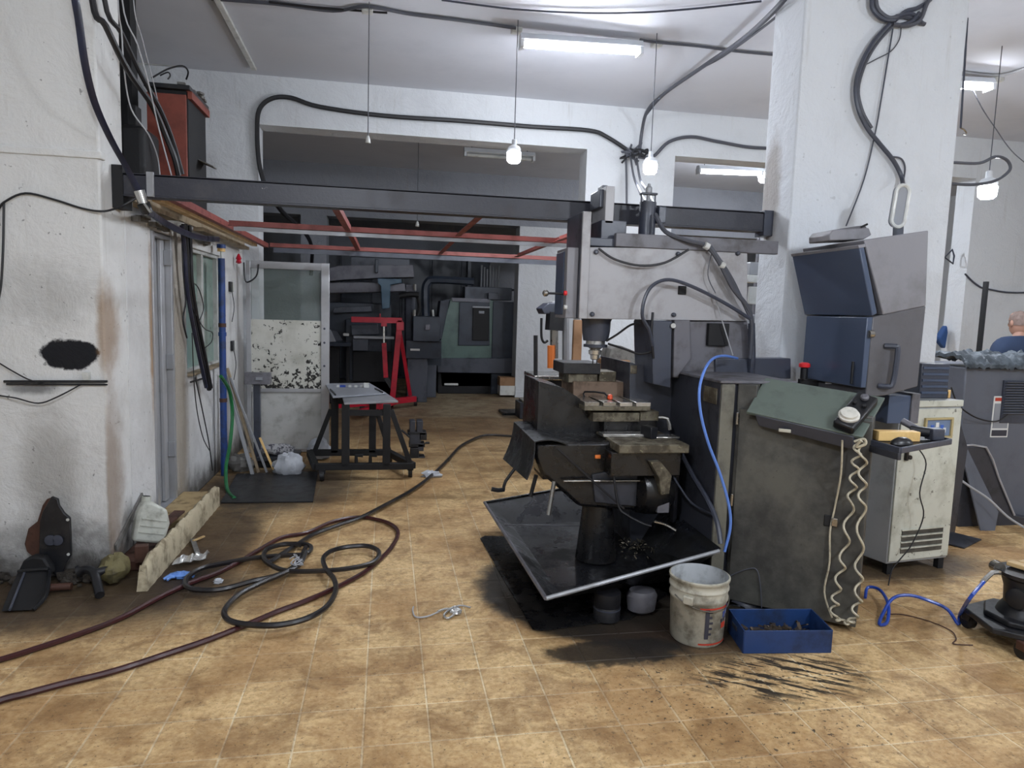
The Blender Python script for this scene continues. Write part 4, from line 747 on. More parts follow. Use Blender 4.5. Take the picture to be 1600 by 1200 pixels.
# ================================================================== STEEL BEAM AND RED CANOPY FRAME
bm_ = thing('steel_beam', 'long dark steel beam spanning from the left wall to the right pillar', 'beam', (.5, 4.41, 2.19))
x0_, x1_ = WX + .002, 2.566
build('web', MB().bx(x0_, x1_, 4.37, 4.385, 2.2, 2.315), 'beam_steel', bm_); build('top_flange', MB().bx(x0_, x1_, 4.37, 4.46, 2.305, 2.32), 'beam_steel', bm_, bevel=.003); build('bottom_flange', MB().bx(x0_, x1_, 4.365, 4.46, 2.187, 2.2), 'beam_steel', bm_, bevel=.003)
build('end_plate', MB().bx(2.5, x1_, 4.355, 4.47, 2.16, 2.33), 'mill_dark', bm_, bevel=.003); q = P(234, 285, Y=4.35); build('clamp_strip', MB().bx(q.x - .02, q.x + .02, 4.35, 4.368, 2.19, 2.33), 'dull_aluminium', bm_, bevel=.003)
build('end_block', MB().bx(WX + .002, WX + .06, 4.36, 4.5, 2.12, 2.36), 'matte_black', bm_)
cf = thing('canopy_frame', 'red-brown angle iron canopy frame beside the booth roof', 'frame', (0, 6, 2.2)); fz = 2.2
def angle(a, b, m='red_oxide', nm='angle_bar', s_=.045):
    a = V(a); b = V(b); d = (b - a).normalized(); n_ = V((0, 0, 1)).cross(d); mb = MB(); mb.prism([a, a + V((0, 0, s_)), a + V((0, 0, s_)) + n_ * .006, a + n_ * .006 + V((0, 0, .006)), a + n_ * s_ + V((0, 0, .006)), a + n_ * s_], b - a); return build(nm, mb, m, cf)
angle((-1.27, 4.47, fz), (-1.27, 7.9, fz)); angle((2.3, 5.95, fz), (-1.24, 5.85, fz)); angle((2.4, 7.9, fz), (-1.24, 7.8, fz))
for x_ in (-.3, .6, 1.46): angle((x_, 4.47, fz - .008), (x_, 5.86, fz + .01)); angle((x_, 5.9, fz + .008), (x_, 7.8, fz + .01))
build('edge_strip', MB().bar((-1.2, 5.83, fz - .02), (2.25, 5.93, fz - .02), .012, .03), 'dull_aluminium', cf); build('edge_strip', MB().bar((-1.2, 7.78, fz - .03), (2.35, 7.88, fz - .03), .012, .05), 'mill_dark', cf)
build('wood_batten', MB().bar((-1.36, 4.5, fz - .0), (-1.36, 7.6, fz - .0), .05, .03), 'wood_pale', cf); [build('fascia_board', MB().bar((-1.49, y0_, fz - .025), (-1.49, y1_, fz - .025), .08, .03), 'wood_grey', cf) for y0_, y1_ in ((4.62, 5.28), (5.95, 7.8))]
rs = MB(); rnd = random.Random(5)
for k in range(26): y_ = rnd.uniform(4.7, 7.6); (rs.box((-1.525 + rnd.uniform(-.008, .008), y_, 2.105 + rnd.uniform(-.012, .012)), (.04, rnd.uniform(.08, .2), .03), Matrix.Rotation(rnd.uniform(-.12, .12), 3, 'X')) if not (5.3 < y_ < 5.9 or y_ > 6.4) else None)
o = solo('eave_debris', rs, 'sack_grey', 'grimy scraps stuffed under the eave of the booth roof', 'scraps', smooth=False); o['kind'] = 'stuff'

# ================================================================== ON THE BOOTH ROOF
bc = thing('brown_cabinet', 'red-brown cabinet with black side standing on the booth roof', 'cabinet', (-1.5, 5.4, 2.26))
build('body', MB().bx(-1.62, -1.36, 5.22, 5.68, 2.26, 3.03), 'matte_black', bc, bevel=.004); build('front_panel', MB().bx(-1.62, -1.37, 5.2, 5.22, 2.26, 3.0), 'red_brown', bc, bevel=.003); build('lid', MB().bx(-1.63, -1.34, 5.18, 5.7, 3.03, 3.06), 'black_steel', bc, bevel=.003)
build('lid_trim', MB().bx(-1.37, -1.335, 5.22, 5.7, 2.98, 3.03), 'red_brown', bc); build('bracket', MB().prism([V((-1.36, 5.45, 2.62)), V((-1.25, 5.42, 2.57)), V((-1.25, 5.52, 2.57)), V((-1.36, 5.62, 2.62))], (0, 0, .008)), 'sack_grey', bc)
build('top_wire', MB().tube(path((237, 122, 5.2), (262, 108, 5.25), (285, 103, 5.3), (294, 112, 5.35), (291, 124, 5.4)), .006), 'black_rubber', bc); build('top_wire', MB().tube(path((250, 118, 5.2), (262, 113, 5.2), (266, 118, 5.2), (262, 124, 5.2)), .005), 'black_rubber', bc)
sc_ = MB()
for k in range(22): sc_.box((-1.38 + rnd.uniform(-.05, .05), rnd.uniform(5.25, 5.65), 3.07 + rnd.random() * .02), (.05, .03, .015), rotz(rnd.random() * 6))
o = solo('cabinet_scraps', sc_, 'sack_grey', 'loose scraps lying on the lid of the brown cabinet', 'scraps', smooth=False); o['kind'] = 'stuff'
bb = thing('black_tank', 'black box-shaped tank on the booth roof beside the pillar', 'tank', (-1.6, 4.8, 2.26))
a = P(184, 192, Y=4.78); b = P(226, 268, Y=4.78); build('body', MB().bx(a.x, b.x, 4.78, 5.1, 2.26, a.z), 'matte_black', bb, bevel=.03); c = P(209, 192, Y=4.85); build('neck', MB().bx(c.x - .03, c.x + .025, 4.82, 4.92, a.z, P(209, 165, Y=4.85).z), 'matte_black', bb, bevel=.006)
solo('orange_can', MB().lathe([(.035, 0), (.037, .01), (.037, .17), (.03, .18), (.012, .2)], (P(233, 270, Y=5.0).x, 5.15, 2.26), n=18), 'orange', 'narrow orange-red can between the black tank and the brown cabinet', 'can')
a = P(178, 100, Y=5.3); b = P(205, 100, Y=5.3); solo('black_post', MB().bx(a.x - .02, b.x, 5.3, 5.42, 2.26, CEIL), 'matte_black', 'thick black post running up to the ceiling behind the left pillar', 'post')

# ================================================================== CABLES AND PIPES
def cable(name, pts, r, m, label, cat='cable', **k): return solo(name, MB().tube(pts, r, **k), m, label, cat)
cable('flat_hose', path((99, -170, 3.7), (106, -90, 3.73), (117, -6, 3.78), (123, 30, 3.8), (133, 100, 3.86), (148, 160, 3.96), (172, 215, 4.12), (198, 262, 4.28), (219, 302, 4.32)), .019, 'strap_blue', 'flat dark blue hose hanging from the ceiling across the left pillar', 'hose', flat=.3)
vl = thing('hose_coupling', 'shiny pipe coupling on the flat hose below the beam end', 'coupling', P(224, 330, Y=4.33)); q0, q1, q2 = P(217, 298, Y=4.32), P(224, 318, Y=4.33), P(231, 333, Y=4.35)
build('clamp', MB().cyl(q0, q1, .03, .028), 'machined_steel', vl); build('valve_body', MB().cyl(q1, q2, .036, .03), 'black_steel', vl); build('valve_lever', MB().bar(P(226, 318, Y=4.28), P(236, 332, Y=4.28), .02, .012), 'machined_steel', vl)
LX = -1.44
cable('flat_hose', [P(232, 330, Y=4.37)] + [P(a_, b_, X=LX) for a_, b_ in ((250, 343), (272, 356), (300, 368), (325, 373), (342, 374))], .024, 'strap_blue', 'flat blue-grey hose running from the coupling to the blue pipe', 'hose', flat=.35)
pb = thing('blue_pipe', 'tall blue water pipe standing against the booth wall', 'pipe', (LX - .03, 6.62, 0)); zt = 1.99
build('pipe', MB().cyl((LX - .03, 6.62, 0), (LX - .03, 6.62, zt), .03, n=16), 'pipe_blue', pb)
for py, m, rr in ((388, 'pipe_blue', .038), (393, 'wood_yellow', .034), (511, 'rust_brown', .034), (525, 'pipe_blue', .036), (628, 'rust_brown', .034)):
    z = P(346, py, Y=6.62).z; build('collar', MB().cyl((LX - .03, 6.62, z), (LX - .03, 6.62, z + .035), rr, n=16), m, pb)
build('nozzle', MB().cyl((LX - .03, 6.62, zt), (LX - .03, 6.62, zt + .07), .01), 'white_plastic', pb)
cable('green_hose', [P(345, 588, X=-1.40), P(358, 610, X=-1.39), P(363, 645, X=-1.38), P(360, 690, X=-1.38), P(353, 730, Y=6.4)] + fpath(.015, (355, 765), (366, 778)), .016, 'hose_green', 'green hose hanging beside the blue pipe down to the floor', 'hose')
cbn = thing('cable_bundle', 'thick bundle of black cables hanging down the booth wall', 'cable', P(315, 610, X=-1.47))
for k, (pts, r) in enumerate([([(288, 350), (290, 380), (294, 430), (300, 490), (312, 550), (327, 608)], .022), ([(284, 352), (288, 390), (292, 450), (300, 500), (312, 560), (322, 605)], .016), ([(296, 352), (298, 390), (300, 440), (307, 490), (318, 545), (330, 606)], .014), ([(284, 356), (286, 420), (290, 470), (286, 500), (292, 528)], .006), ([(298, 440), (310, 450), (318, 480), (312, 500)], .004), ([(300, 480), (318, 512), (332, 520), (330, 535), (318, 545)], .004), ([(305, 590), (316, 640), (326, 690), (332, 735)], .005), ([(300, 520), (305, 620), (316, 680), (328, 705)], .004)]):
    build('cable', MB().tube([P(a_, b_, X=-1.485 + .012 * (k % 3)) for a_, b_ in pts], r), 'black_rubber' if k != 1 else 'strap_blue', cbn)
cable('cable_hook', [P(a_, b_, X=-1.5) for a_, b_ in ((298, 597), (315, 592), (326, 588))], .008, 'black_rubber', 'short dark hook on the booth wall under the window', 'hook')
for i, (xa, ya_, xb, yb) in enumerate(((355, 438, 362, 458), (358, 530, 365, 550))):
    q = P((xa + xb) / 2, (ya_ + yb) / 2, X=WX); sk = thing('power_socket', ('upper' if i == 0 else 'lower') + ' small black socket on the booth wall beyond the blue pipe', 'socket', q, 'sockets on the booth wall')
    build('box', MB().box(q + V((.012, 0, 0)), (.025, .1, .1)), 'black_plastic', sk, bevel=.004); build('plate', MB().box(q + V((.018, .05, 0)), (.03, .05, .1)), 'white_plastic', sk, bevel=.004); build('lead', MB().tube([q + V((.02, .02, -.05)), q + V((.03, .06, -.2)), q + V((.02, .0, -.35))], .004), 'black_rubber', sk)
q = P(373, 412, X=-1.5); solo('red_tap', MB().lathe([(.01, 0), (.03, .01), (.02, .04), (.03, .05), (.008, .1)], q, n=10), 'red_paint', 'small red tap handle high on the booth wall near the open door', 'tap')
cable('hook_cable', path((381, 410, 7.6), (384, 440, 7.6), (400, 432, 7.6), (404, 413, 7.61)), .008, 'black_rubber', 'short black cable hanging at the hinge side of the open door')
# thick cables at the upper left
cable('thick_cable', ceil_top(125, -6, 4.06) + path((143, -6, 4.08), (165, 40, 4.1), (200, 110, 4.3), (238, 165, 4.6), (258, 210, 4.75), (272, 245, 4.8), (279, 274, 4.85)), .017, 'black_rubber', 'thickest black cable slanting from the ceiling past the left pillar')
cable('thick_cable', ceil_top(152, -6, 4.2) + path((162, -6, 4.24), (190, 52, 4.4), (222, 120, 4.62), (250, 170, 4.78), (270, 220, 4.92), (285, 272, 5.0)), .014, 'black_rubber', 'thinner black cable running beside the thickest slanting cable')
cable('white_wire', ceil_top(184, -6, 4.2) + path((184, -6, 4.2), (190, 50, 4.3), (194, 110, 4.35), (205, 170, 4.5), (232, 210, 4.6), (246, 245, 4.76), (250, 274, 4.8)), .004, 'cable_white', 'thin white wire looping down over the black tank')
cable('white_wire', ceil_top(190, -6, 4.2) + path((190, -6, 4.2), (215, 70, 4.22), (232, 130, 4.35), (248, 200, 4.5), (268, 274, 4.6)), .004, 'cable_white', 'thin white wire following the slanting cables down')
cable('white_wire', ceil_top(208, -6, 4.4) + path((208, -6, 4.4), (222, 60, 4.5), (240, 130, 4.7), (248, 165, 4.8)), .003, 'cable_white', 'thin white wire ending in front of the brown cabinet')
# left pillar conduits and wires
cable('pillar_cable', path((-60, 400, 4.17), (-5, 330, 4.17), (8, 315, 4.17), (40, 302, 4.18), (85, 312, 4.185), (130, 326, 4.185), (163, 330, 4.17), (190, 322, 4.3), (212, 310, 4.33)), .006, 'black_rubber', 'black cable drooping across the left pillar under the plaster ledge')
cable('pillar_cable', path((6, 316, 4.18), (5, 380, 4.18), (2, 440, 4.18), (-4, 480, 4.18), (-20, 600, 4.18)), .006, 'black_rubber', 'black cable dropping along the left edge of the pillar')
pc_ = thing('thin_conduit', 'pair of thin black conduits fixed across the left pillar', 'conduit', P(90, 600, Y=4.18))
build('rod', MB().tube(path((6, 596, 4.18), (168, 596, 4.18)), .007, sm=1), 'black_steel', pc_); build('rod', MB().tube(path((10, 600, 4.185), (168, 601, 4.185)), .005, sm=1), 'black_steel', pc_); build('clip', MB().bp(129, 582, 138, 594, 4.17, .03), 'white_plastic', pc_)
cable('loose_wire', path((-80, 520, 4.18), (-5, 565, 4.18), (20, 580, 4.16), (45, 593, 4.17), (70, 600, 4.16)), .004, 'black_rubber', 'loose black wire dangling above the conduits on the left pillar')
cable('loose_wire', path((-80, 600, 4.18), (-5, 617, 4.18), (25, 622, 4.16), (60, 630, 4.16), (90, 620, 4.16), (128, 600, 4.175)), .004, 'black_rubber', 'loose black wire looping below the conduits on the left pillar')
# portal wall cables
WYY = PY - .045
cable('running_cable', path((413, 288, WYY), (405, 255, WYY), (402, 210, WYY), (405, 172, WYY), (425, 154, WYY), (455, 153, WYY), (500, 167, WYY), (600, 181, WYY), (720, 189, WYY), (830, 198, WYY), (920, 204, WYY), (950, 215, WYY), (985, 238, WYY)), .024, 'black_rubber', 'thick black cable running along the wall above the wide opening')
cable('running_cable', path((998, 245, WYY), (1020, 245, WYY), (1045, 222, WYY), (1080, 214, WYY), (1120, 221, WYY), (1170, 230, WYY), (1215, 232, WYY)), .02, 'cable_grey', 'dark cable arching over the right opening towards the pillar')
cable('running_cable', path((412, 285, PY - .045), (440, 330, 9.0), (475, 362, 10.5), (487, 385, 11.8), (487, 410, 12.3), (486, 430, 12.4)), .03, 'black_rubber', 'black cable dropping into the rear hall behind the steel beam')
cable('overhead_cable', path((1255, -40, 4.3), (1216, 10, 4.4), (1160, 62, 5.2), (1100, 103, 6.2), (1040, 145, 7.2), (1012, 172, 7.7), (1003, 205, 7.93), (999, 240, 7.93)), .019, 'cable_grey', 'thick bundled cable sweeping from the pillar top down to the knot')
cable('overhead_cable', path((1258, -20, 4.3), (1216, 24, 4.5), (1130, 88, 5.75), (1075, 118, 6.75), (1030, 156, 7.45), (1007, 184, 7.85)), .009, 'cable_grey', 'thinner cable following the bundled cable from the pillar top')
kn_ = thing('cable_knot', 'tangled knot of cables on the wall above the milling machine', 'cable', P(990, 240, Y=WYY)); rnd = random.Random(8)
for k in range(9):
    pts = [(990 + rnd.gauss(0, 12), 238 + rnd.gauss(0, 8), WYY - .02 - .02 * rnd.random()) for _ in range(5)]; build('loop', MB().tube(path(*pts), .011), 'black_rubber' if k % 2 else 'cable_grey', kn_)
for k, pts in enumerate(([(985, 245, 7.9), (990, 275, 7.0), (1000, 300, 5.5), (1008, 315, 4.25)], [(995, 248, 7.9), (1000, 280, 6.5), (1012, 300, 5.0), (1022, 320, 4.2)], [(978, 240, 7.95), (979, 290, 7.95), (979, 330, 7.95)])): build('lead', MB().tube(path(*pts), .012), 'cable_grey', kn_)
# right pillar cables
RY = 4.12
rk = thing('pillar_cable_knot', 'dense coil of cables tied high on the right pillar', 'cable', P(1400, 30, Y=RY))
for k, pts in enumerate(([(1361, -60), (1362, -6), (1364, 15), (1380, 30), (1398, 32)], [(1366, -60), (1368, -6), (1372, 15), (1388, 28), (1402, 26)], [(1398, 32), (1415, 18), (1435, 12), (1458, -6), (1480, -50)], [(1395, 38), (1420, 40), (1438, 30), (1450, 2), (1478, -45)], [(1400, 26), (1425, 22), (1440, 36)], [(1392, 34), (1412, 26), (1445, 38)], [(1404, 40), (1424, 34), (1436, 20)])): build('loop', MB().tube([P(a_, b_, Y=RY + .01 * (k % 3)) for a_, b_ in pts], .014), 'cable_grey' if k % 2 else 'mill_dark', rk)
cable('pillar_down_cable', path((1390, 38, RY), (1365, 65, RY), (1346, 100, RY), (1337, 135, RY), (1341, 170, RY), (1355, 200, RY), (1372, 222, RY), (1395, 250, RY), (1408, 275, RY), (1411, 292, RY - .05)), .014, 'mill_dark', 'thick dark cable curving down the right pillar to the oval device')
cable('pillar_down_cable', path((1396, 40, RY + .01), (1372, 66, RY + .01), (1352, 100, RY + .01), (1341, 140, RY + .01), (1348, 175, RY + .01), (1362, 200, RY + .01)), .01, 'cable_grey', 'thinner dark cable hugging the curved cable on the right pillar')
cable('pillar_thin_wire', path((1395, 45, RY + .02), (1386, 100, RY + .02), (1376, 160, RY + .02), (1368, 205, RY + .02), (1350, 280, RY + .02), (1322, 353, RY)), .005, 'mill_dark', 'thin black wire dropping down the right pillar to the flat device')
cable('pillar_thin_wire', path((1345, 105, RY + .02), (1370, 92, RY + .02), (1392, 80, RY + .02), (1405, 62, RY + .02), (1408, 42, RY + .02)), .004, 'cable_grey', 'thin grey wire arching beside the cable coil on the right pillar')
cable('pillar_thin_wire', path((1394, 245, RY + .02), (1408, 248, RY + .02), (1414, 262, RY + .02), (1411, 285, RY - .02)), .006, 'cable_grey', 'short grey wire loop above the oval device')
cable('right_loop_cable', [V((3.748, 4.42, P(1480, 254, Y=4.42).z))] + path((1490, 254, 4.42), (1530, 255, 4.42), (1555, 245, 4.42), (1573, 250, 4.42), (1578, 265, 4.42), (1560, 280, 4.42), (1535, 287, 4.42), (1500, 288, 4.42)) + [V((3.748, 4.42, P(1480, 284, Y=4.42).z))], .011, 'cable_grey', 'dark cable loop jutting out to the right of the white pillar')
cable('chain', ceil_top(1513, 0, 5.0) + path((1512, 20, 5.0), (1508, 90, 5.0), (1504, 150, 5.0), (1501, 200, 5.0)), .008, 'mill_dark', 'thin chain hanging from the ceiling right of the white pillar', 'chain')
cable('chain_hook', path((1501, 200, 5.0), (1507, 203, 5.0), (1510, 209, 5.0), (1505, 210, 5.0)), .006, 'steel', 'small hook at the end of the hanging chain', 'hook')
cable('right_wire', path((1520, 140, 6.0), (1535, 170, 6.0), (1555, 200, 6.2), (1580, 235, 6.3), (1610, 262, 6.4), (1650, 300, 7.2), (1690, 320, 7.98)), .005, 'cable_grey', 'thin wire slanting down at the upper right edge')
cable('sagging_wire', path((1508, 428, 7.985), (1525, 444, 7.985), (1545, 452, 7.985), (1610, 457, 7.985), (1800, 440, 7.985)), .012, 'mill_dark', 'thin black wire sagging across the wall at the right edge')
sqf = thing('small_wire_frame', 'small square wire frame fixed at the right opening edge', 'frame', P(1485, 400, Y=8.16)); build('frame', MB().tube([P(a_, b_, Y=8.16) for a_, b_ in ((1476, 402), (1488, 390), (1491, 400), (1489, 412))], .012, sm=1, closed=True), 'mill_dark', sqf)
# ceiling wiring
cz = CEIL - .02
cable('ceiling_cable', [P(a_, b_, z=cz) for a_, b_ in ((330, -2), (430, 6), (520, 17), (572, 10), (640, 22), (720, 32), (806, 44))], .014, 'cable_grey', 'dark cable clipped along the ceiling to the lit fixture')
cable('ceiling_cable', [P(a_, b_, z=cz) for a_, b_ in ((420, 3), (480, 10), (575, 18), (605, 20))], .009, 'black_rubber', 'black cable on the ceiling near the empty lamp holder')
cable('ceiling_cable', [P(a_, b_, z=cz) for a_, b_ in ((1000, 62), (1025, 66), (1090, 72), (1150, 80), (1214, 86))], .012, 'cable_grey', 'cable along the ceiling right of the lit fixture')
cable('ceiling_cable', [P(a_, b_, z=cz) for a_, b_ in ((690, 0), (800, 14), (900, 20), (990, 20), (1080, 14), (1190, 2))], .008, 'mill_dark', 'thin wavy wire on the ceiling near the top edge')
cable('ceiling_cable', [P(a_, b_, z=cz) for a_, b_ in ((1498, 112), (1560, 118), (1610, 104))], .012, 'cable_white', 'pale cable on the ceiling at the upper right edge')
for i, (a_, b_, t1_) in enumerate(((574, 12, 'above the empty lamp holder'), (807, 44, 'at the left end of the lit fixture'), (1026, 66, 'right of the lit fixture'), (1558, 122, 'above the large bulb'))):
    q = P(a_, b_, z=CEIL); solo('junction_box', MB().box(q - V((0, 0, .02)), (.09, .09, .04)), 'white_plastic', 'small white ceiling junction box ' + t1_, 'junction box', bevel=.008)
solo('ceiling_trunking', MB().bar(P(338, -4, z=cz), P(397, 108, z=cz), .05, .03), 'white_plastic', 'white trunking running along the ceiling above the booth', 'trunking', bevel=.003)
solo('ceiling_trunking', MB().bar(P(215, 97, Y=7.96), P(396, 110, Y=7.96), .03, .03), 'white_plastic', 'white trunking under the ceiling behind the brown cabinet', 'trunking')

# ================================================================== LEFT SIDE: STEP AND DEBRIS
stp = thing('concrete_step', 'stained concrete step with a rough whitish kerb before the booth door', 'step', (-1.42, 4.8, 0))
kb_ = MB(); ys = [3.96, 4.2, 4.5, 4.8, 5.1, 5.4, 5.62]; rnd = random.Random(21)
kb_.prism([V((-1.3, 3.96, 0)), V((-1.305, 3.96, .15)), V((-1.33, 4.0, .17)), V((-1.335, 4.0, 0))], (0, .01, 0)) if False else None
def kerb(u, v):   # u along, v across the top profile
    y = 3.95 + 1.67 * u; prof = [(-1.285, 0), (-1.29, .08), (-1.295, .15), (-1.315, .165), (-1.335, .15), (-1.34, .0)]
    k = min(int(v * 5 + 1e-6), 5); px_, pz_ = prof[k]; j = .006 * math.sin(y * 31) + .004 * math.sin(y * 77); return V((px_ + .002 * math.sin(y * 53 + k), y, max(0, pz_ + (j if 0 < k < 5 else 0) - (.05 * max(0, 1 - u * 12) if k else 0))))
build('kerb', MB().surf(kerb, 44, 5, .001), 'stucco_kerb', stp, angle=1.2)
build('kerb_end', MB().hull8([(-1.34, 3.94, 0), (-1.285, 3.94, 0), (-1.285, 3.97, 0), (-1.34, 3.97, 0)], [(-1.33, 3.95, .1), (-1.295, 3.95, .1), (-1.295, 3.97, .14), (-1.33, 3.97, .14)]), 'stucco_kerb', stp)
build('slab', MB().bx(WX + .004, -1.335, 4.85, 5.6, .0, .125), 'concrete_yellow', stp, bevel=.012); build('infill', MB().bx(WX + .004, -1.335, 4.25, 4.85, 0, .07), 'rust_brown', stp, bevel=.012)
build('kerb_far_end', MB().bx(-1.34, -1.285, 5.6, 5.63, 0, .15), 'stucco_kerb', stp, bevel=.01)
rb = MB(); 
for k in range(120):
    x_ = rnd.uniform(-2.6, -1.95) if k % 2 else rnd.uniform(-1.78, -1.64); y_ = 4.19 - abs(rnd.gauss(0, .05)); r__ = rnd.uniform(.01, .035); rb.blob(V((x_, y_, r__ * .7)), (r__ * 1.3, r__, r__), .35, 6, 4, k, zmin=0.0)
o = solo('rubble', rb, 'rubble', 'dark rubble and grit along the foot of the left pillar', 'rubble', smooth=False); o['kind'] = 'stuff'
# jerrycan
c = P(244, 822, X=-1.45); jc = thing('jerrycan', 'pale plastic jerrycan leaning on the pillar at the step', 'jerrycan', V((-1.46, 4.42, .07)))
Rj = Matrix.Rotation(-.25, 3, 'X') @ Matrix.Rotation(.18, 3, 'Y') @ rotz(.5); o0 = V((-1.44, 4.44, .125)); jm = MB()
jm.prism([o0 + Rj @ V((x_, -.05, z_)) for x_, z_ in ((-.09, -.01), (.09, -.01), (.095, .12), (.06, .2), (-.03, .235), (-.085, .23), (-.1, .16))], Rj @ V((0, .1, 0)))
build('body', jm, 'jug_plastic', jc, bevel=.018); build('spout', MB().cyl(o0 + Rj @ V((-.06, 0, .22)), o0 + Rj @ V((-.065, 0, .262)), .026, n=14), 'jug_plastic', jc); build('mouth', MB().cyl(o0 + Rj @ V((-.065, 0, .26)), o0 + Rj @ V((-.0655, 0, .266)), .02, n=14), 'matte_black', jc)
for k in range(3): build('moulded_rib', MB().bar(o0 + Rj @ V((-.07, -.055, .05 + k * .04)), o0 + Rj @ V((.07, -.055, .05 + k * .04)), .008, .006), 'jug_plastic', jc)
q = P(243, 842, z=.08); solo('rusty_box', MB().box((-1.40, 4.22, .075 + .045), (.07, .05, .1), rotz(.2)), 'rust_brown', 'small rusty brown box standing before the jerrycan', 'box', bevel=.003)
sk = MB(); sk.blob(V((-1.50, 4.08, .09)), (.075, .11, .075), .12, 16, 10, 5, zmin=0.005); solo('olive_sack', sk, 'sack_olive', 'olive and brown sack slumped at the corner of the left pillar', 'sack')
solo('angle_iron', MB().bar((-1.43, 4.55, .135), (-1.38, 4.9, .17), .07, .012), 'rust_brown', 'short rusty plate lying on the step', 'plate'); solo('rusty_bar', MB().bar((-1.5, 4.62, .085), (-1.36, 4.66, .085), .025, .02), 'rust_brown', 'rusty square bar lying across the step', 'bar')
solo('leaning_strip', MB().bar((-1.546, 4.24, .15), (-1.546, 4.7, .34), .01, .04), 'sack_grey', 'grey strip leaning along the pillar side above the sack', 'strip')
# plate, dustpan, pipes
gs = [(80, 776), (90, 780), (92, 790), (100, 802), (109, 810), (111, 868), (103, 880), (97, 900), (88, 902), (70, 880), (60, 872), (62, 815), (66, 800)]
gp = thing('gearbox_plate', 'black shaped metal cover plate leaning on the left pillar', 'metal plate', P(88, 900, Y=4.14)); build('plate', MB().pp(gs, 4.13, .02), 'black_steel', gp, bevel=.004)
for a_, b_ in ((106, 812), (107, 866)): q = P(a_, b_, Y=4.13); build('bolt_hole', MB().cyl(q, q - V((0, .004, 0)), .008), 'white_plastic', gp)
for a_ in (79, 90): q = P(a_, 844, Y=4.125); build('boss', MB().lathe([(.03, 0), (.03, .006), (.02, .008)], q, (0, -1, 0), n=16), 'mill_dark', gp)
solo('brown_disc', MB().pp([(38, 850), (44, 826), (58, 815), (66, 790), (73, 780), (82, 777), (80, 830), (75, 875), (58, 876), (42, 862)], 4.16, .02), 'rust_brown', 'brown rounded metal plate leaning behind the black cover plate', 'metal plate', bevel=.004)
dp = thing('dustpan', 'black plastic dustpan tipped against the left pillar', 'dustpan', P(40, 950, z=0)); d0, d1_, d2_, d3 = P(2, 955, z=.01), P(52, 953, z=.01), P(78, 898, Y=4.05), P(28, 894, Y=4.05)
build('pan', MB().prism([d0, d1_, P(72, 930, z=.03), d2_, P(70, 888, Y=4.06), P(30, 890, Y=4.06), P(14, 925, Y=3.98)], (0, .012, .004)), 'matte_black', dp, bevel=.004); build('rim', MB().tube([d1_, P(72, 930, z=.05), d2_ + V((0, -.01, .02)), P(70, 889, Y=4.04), P(28, 893, Y=4.04)], .01), 'black_plastic', dp); build('ridge', MB().tube([P(38, 895, Y=4.03), P(15, 953, z=.02)], .006, sm=1), 'mill_dark', dp); build('hood', MB().pp([(28, 893), (36, 876), (50, 870), (68, 872), (78, 888), (80, 898)], 4.05, .06), 'matte_black', dp, bevel=.01)
solo('short_pipe', MB().tube([P(78, 918, z=.03), P(112, 916, z=.03)], .02, sm=1, n=12), 'rust_brown', 'short dark pipe lying on the floor behind the dustpan', 'pipe'); 
pb2 = thing('pipe_elbow', 'black pipe elbow lying at the foot of the left pillar', 'pipe', P(135, 900, z=0)); build('elbow', MB().tube([P(122, 895, z=.08), P(135, 890, z=.1), P(147, 895, z=.1), P(152, 912, z=.06), P(156, 930, z=.025)], .024, n=12), 'black_steel', pb2); build('flange', MB().cyl(P(121, 894, z=.08), P(126, 892, z=.085), .036), 'black_steel', pb2); build('branch', MB().tube([P(150, 895, z=.1), P(172, 889, z=.11)], .022, sm=1, n=12), 'black_steel', pb2)
# litter
def crumple(c, r, seed): m = MB(); m.blob(c, r, .3, 14, 9, seed, zmin=.002); return m
q0, q1 = P(273, 880, z=.02), P(328, 870, z=.02); fo = MB(); mm = (q0 + q1) / 2
fo.surf(lambda u, v: q0.lerp(q1, u) + V((.01 * math.sin(u * 17), -.05 + .1 * v + .008 * math.sin(u * 23), .012 + .035 * math.sin(math.pi * v) * (.7 + .3 * math.sin(u * 31)) * min(1, u * 3 + .4))), 22, 8, .004); solo('foil_scrap', fo, 'foil', 'crumpled silver foil scrap on the floor beside the step', 'foil', smooth=False)
gl = thing('blue_glove', 'crumpled light blue glove on the floor by the kerb end', 'glove', P(262, 897, z=0)); q = P(270, 897, z=.015) + V((.05, -.02, 0)); build('palm', crumple(q, (.055, .03, .02), 3), 'glove_blue', gl)
for k, (dx, dy) in enumerate(((-.055, -.01), (-.06, -.03), (-.045, -.04), (.05, .01), (.055, -.012))): build('finger', MB().tube([q + V((dx * .6, dy * .6, 0)), q + V((dx, dy, .004)), q + V((dx * 1.35, dy * 1.3 - .005, -.005))], .009), 'glove_blue', gl)
sk_ = thing('wooden_stick_pair', 'two thin sticks lying beside the kerb', 'stick', P(308, 850, z=0)); build('stick', MB().bar(P(301, 843, z=.01), P(309, 866, z=.012), .03, .012), 'sack_grey', sk_); build('stick', MB().bar(P(302, 845, z=.018), P(319, 838, z=.012), .014, .01), 'wood_pale', sk_)
q = P(341, 908, z=.012); solo('plaster_lump', crumple(q, (.025, .02, .016), 6), 'bag_white', 'small pale lump on the floor beside the red hose', 'lump')
ws = thing('wire_scrap', 'scrap of twisted silver wire lying on the open floor', 'wire', P(690, 955, z=0)); build('strand', MB().tube(fpath(.008, (646, 948), (645, 955), (650, 964), (668, 963), (690, 954), (705, 950), (720, 946), (735, 949)), .004), 'cable_white', ws); build('strand', MB().tube(fpath(.012, (684, 955), (700, 951), (712, 957), (700, 966), (694, 960), (710, 948), (718, 952)), .006), 'foil', ws)
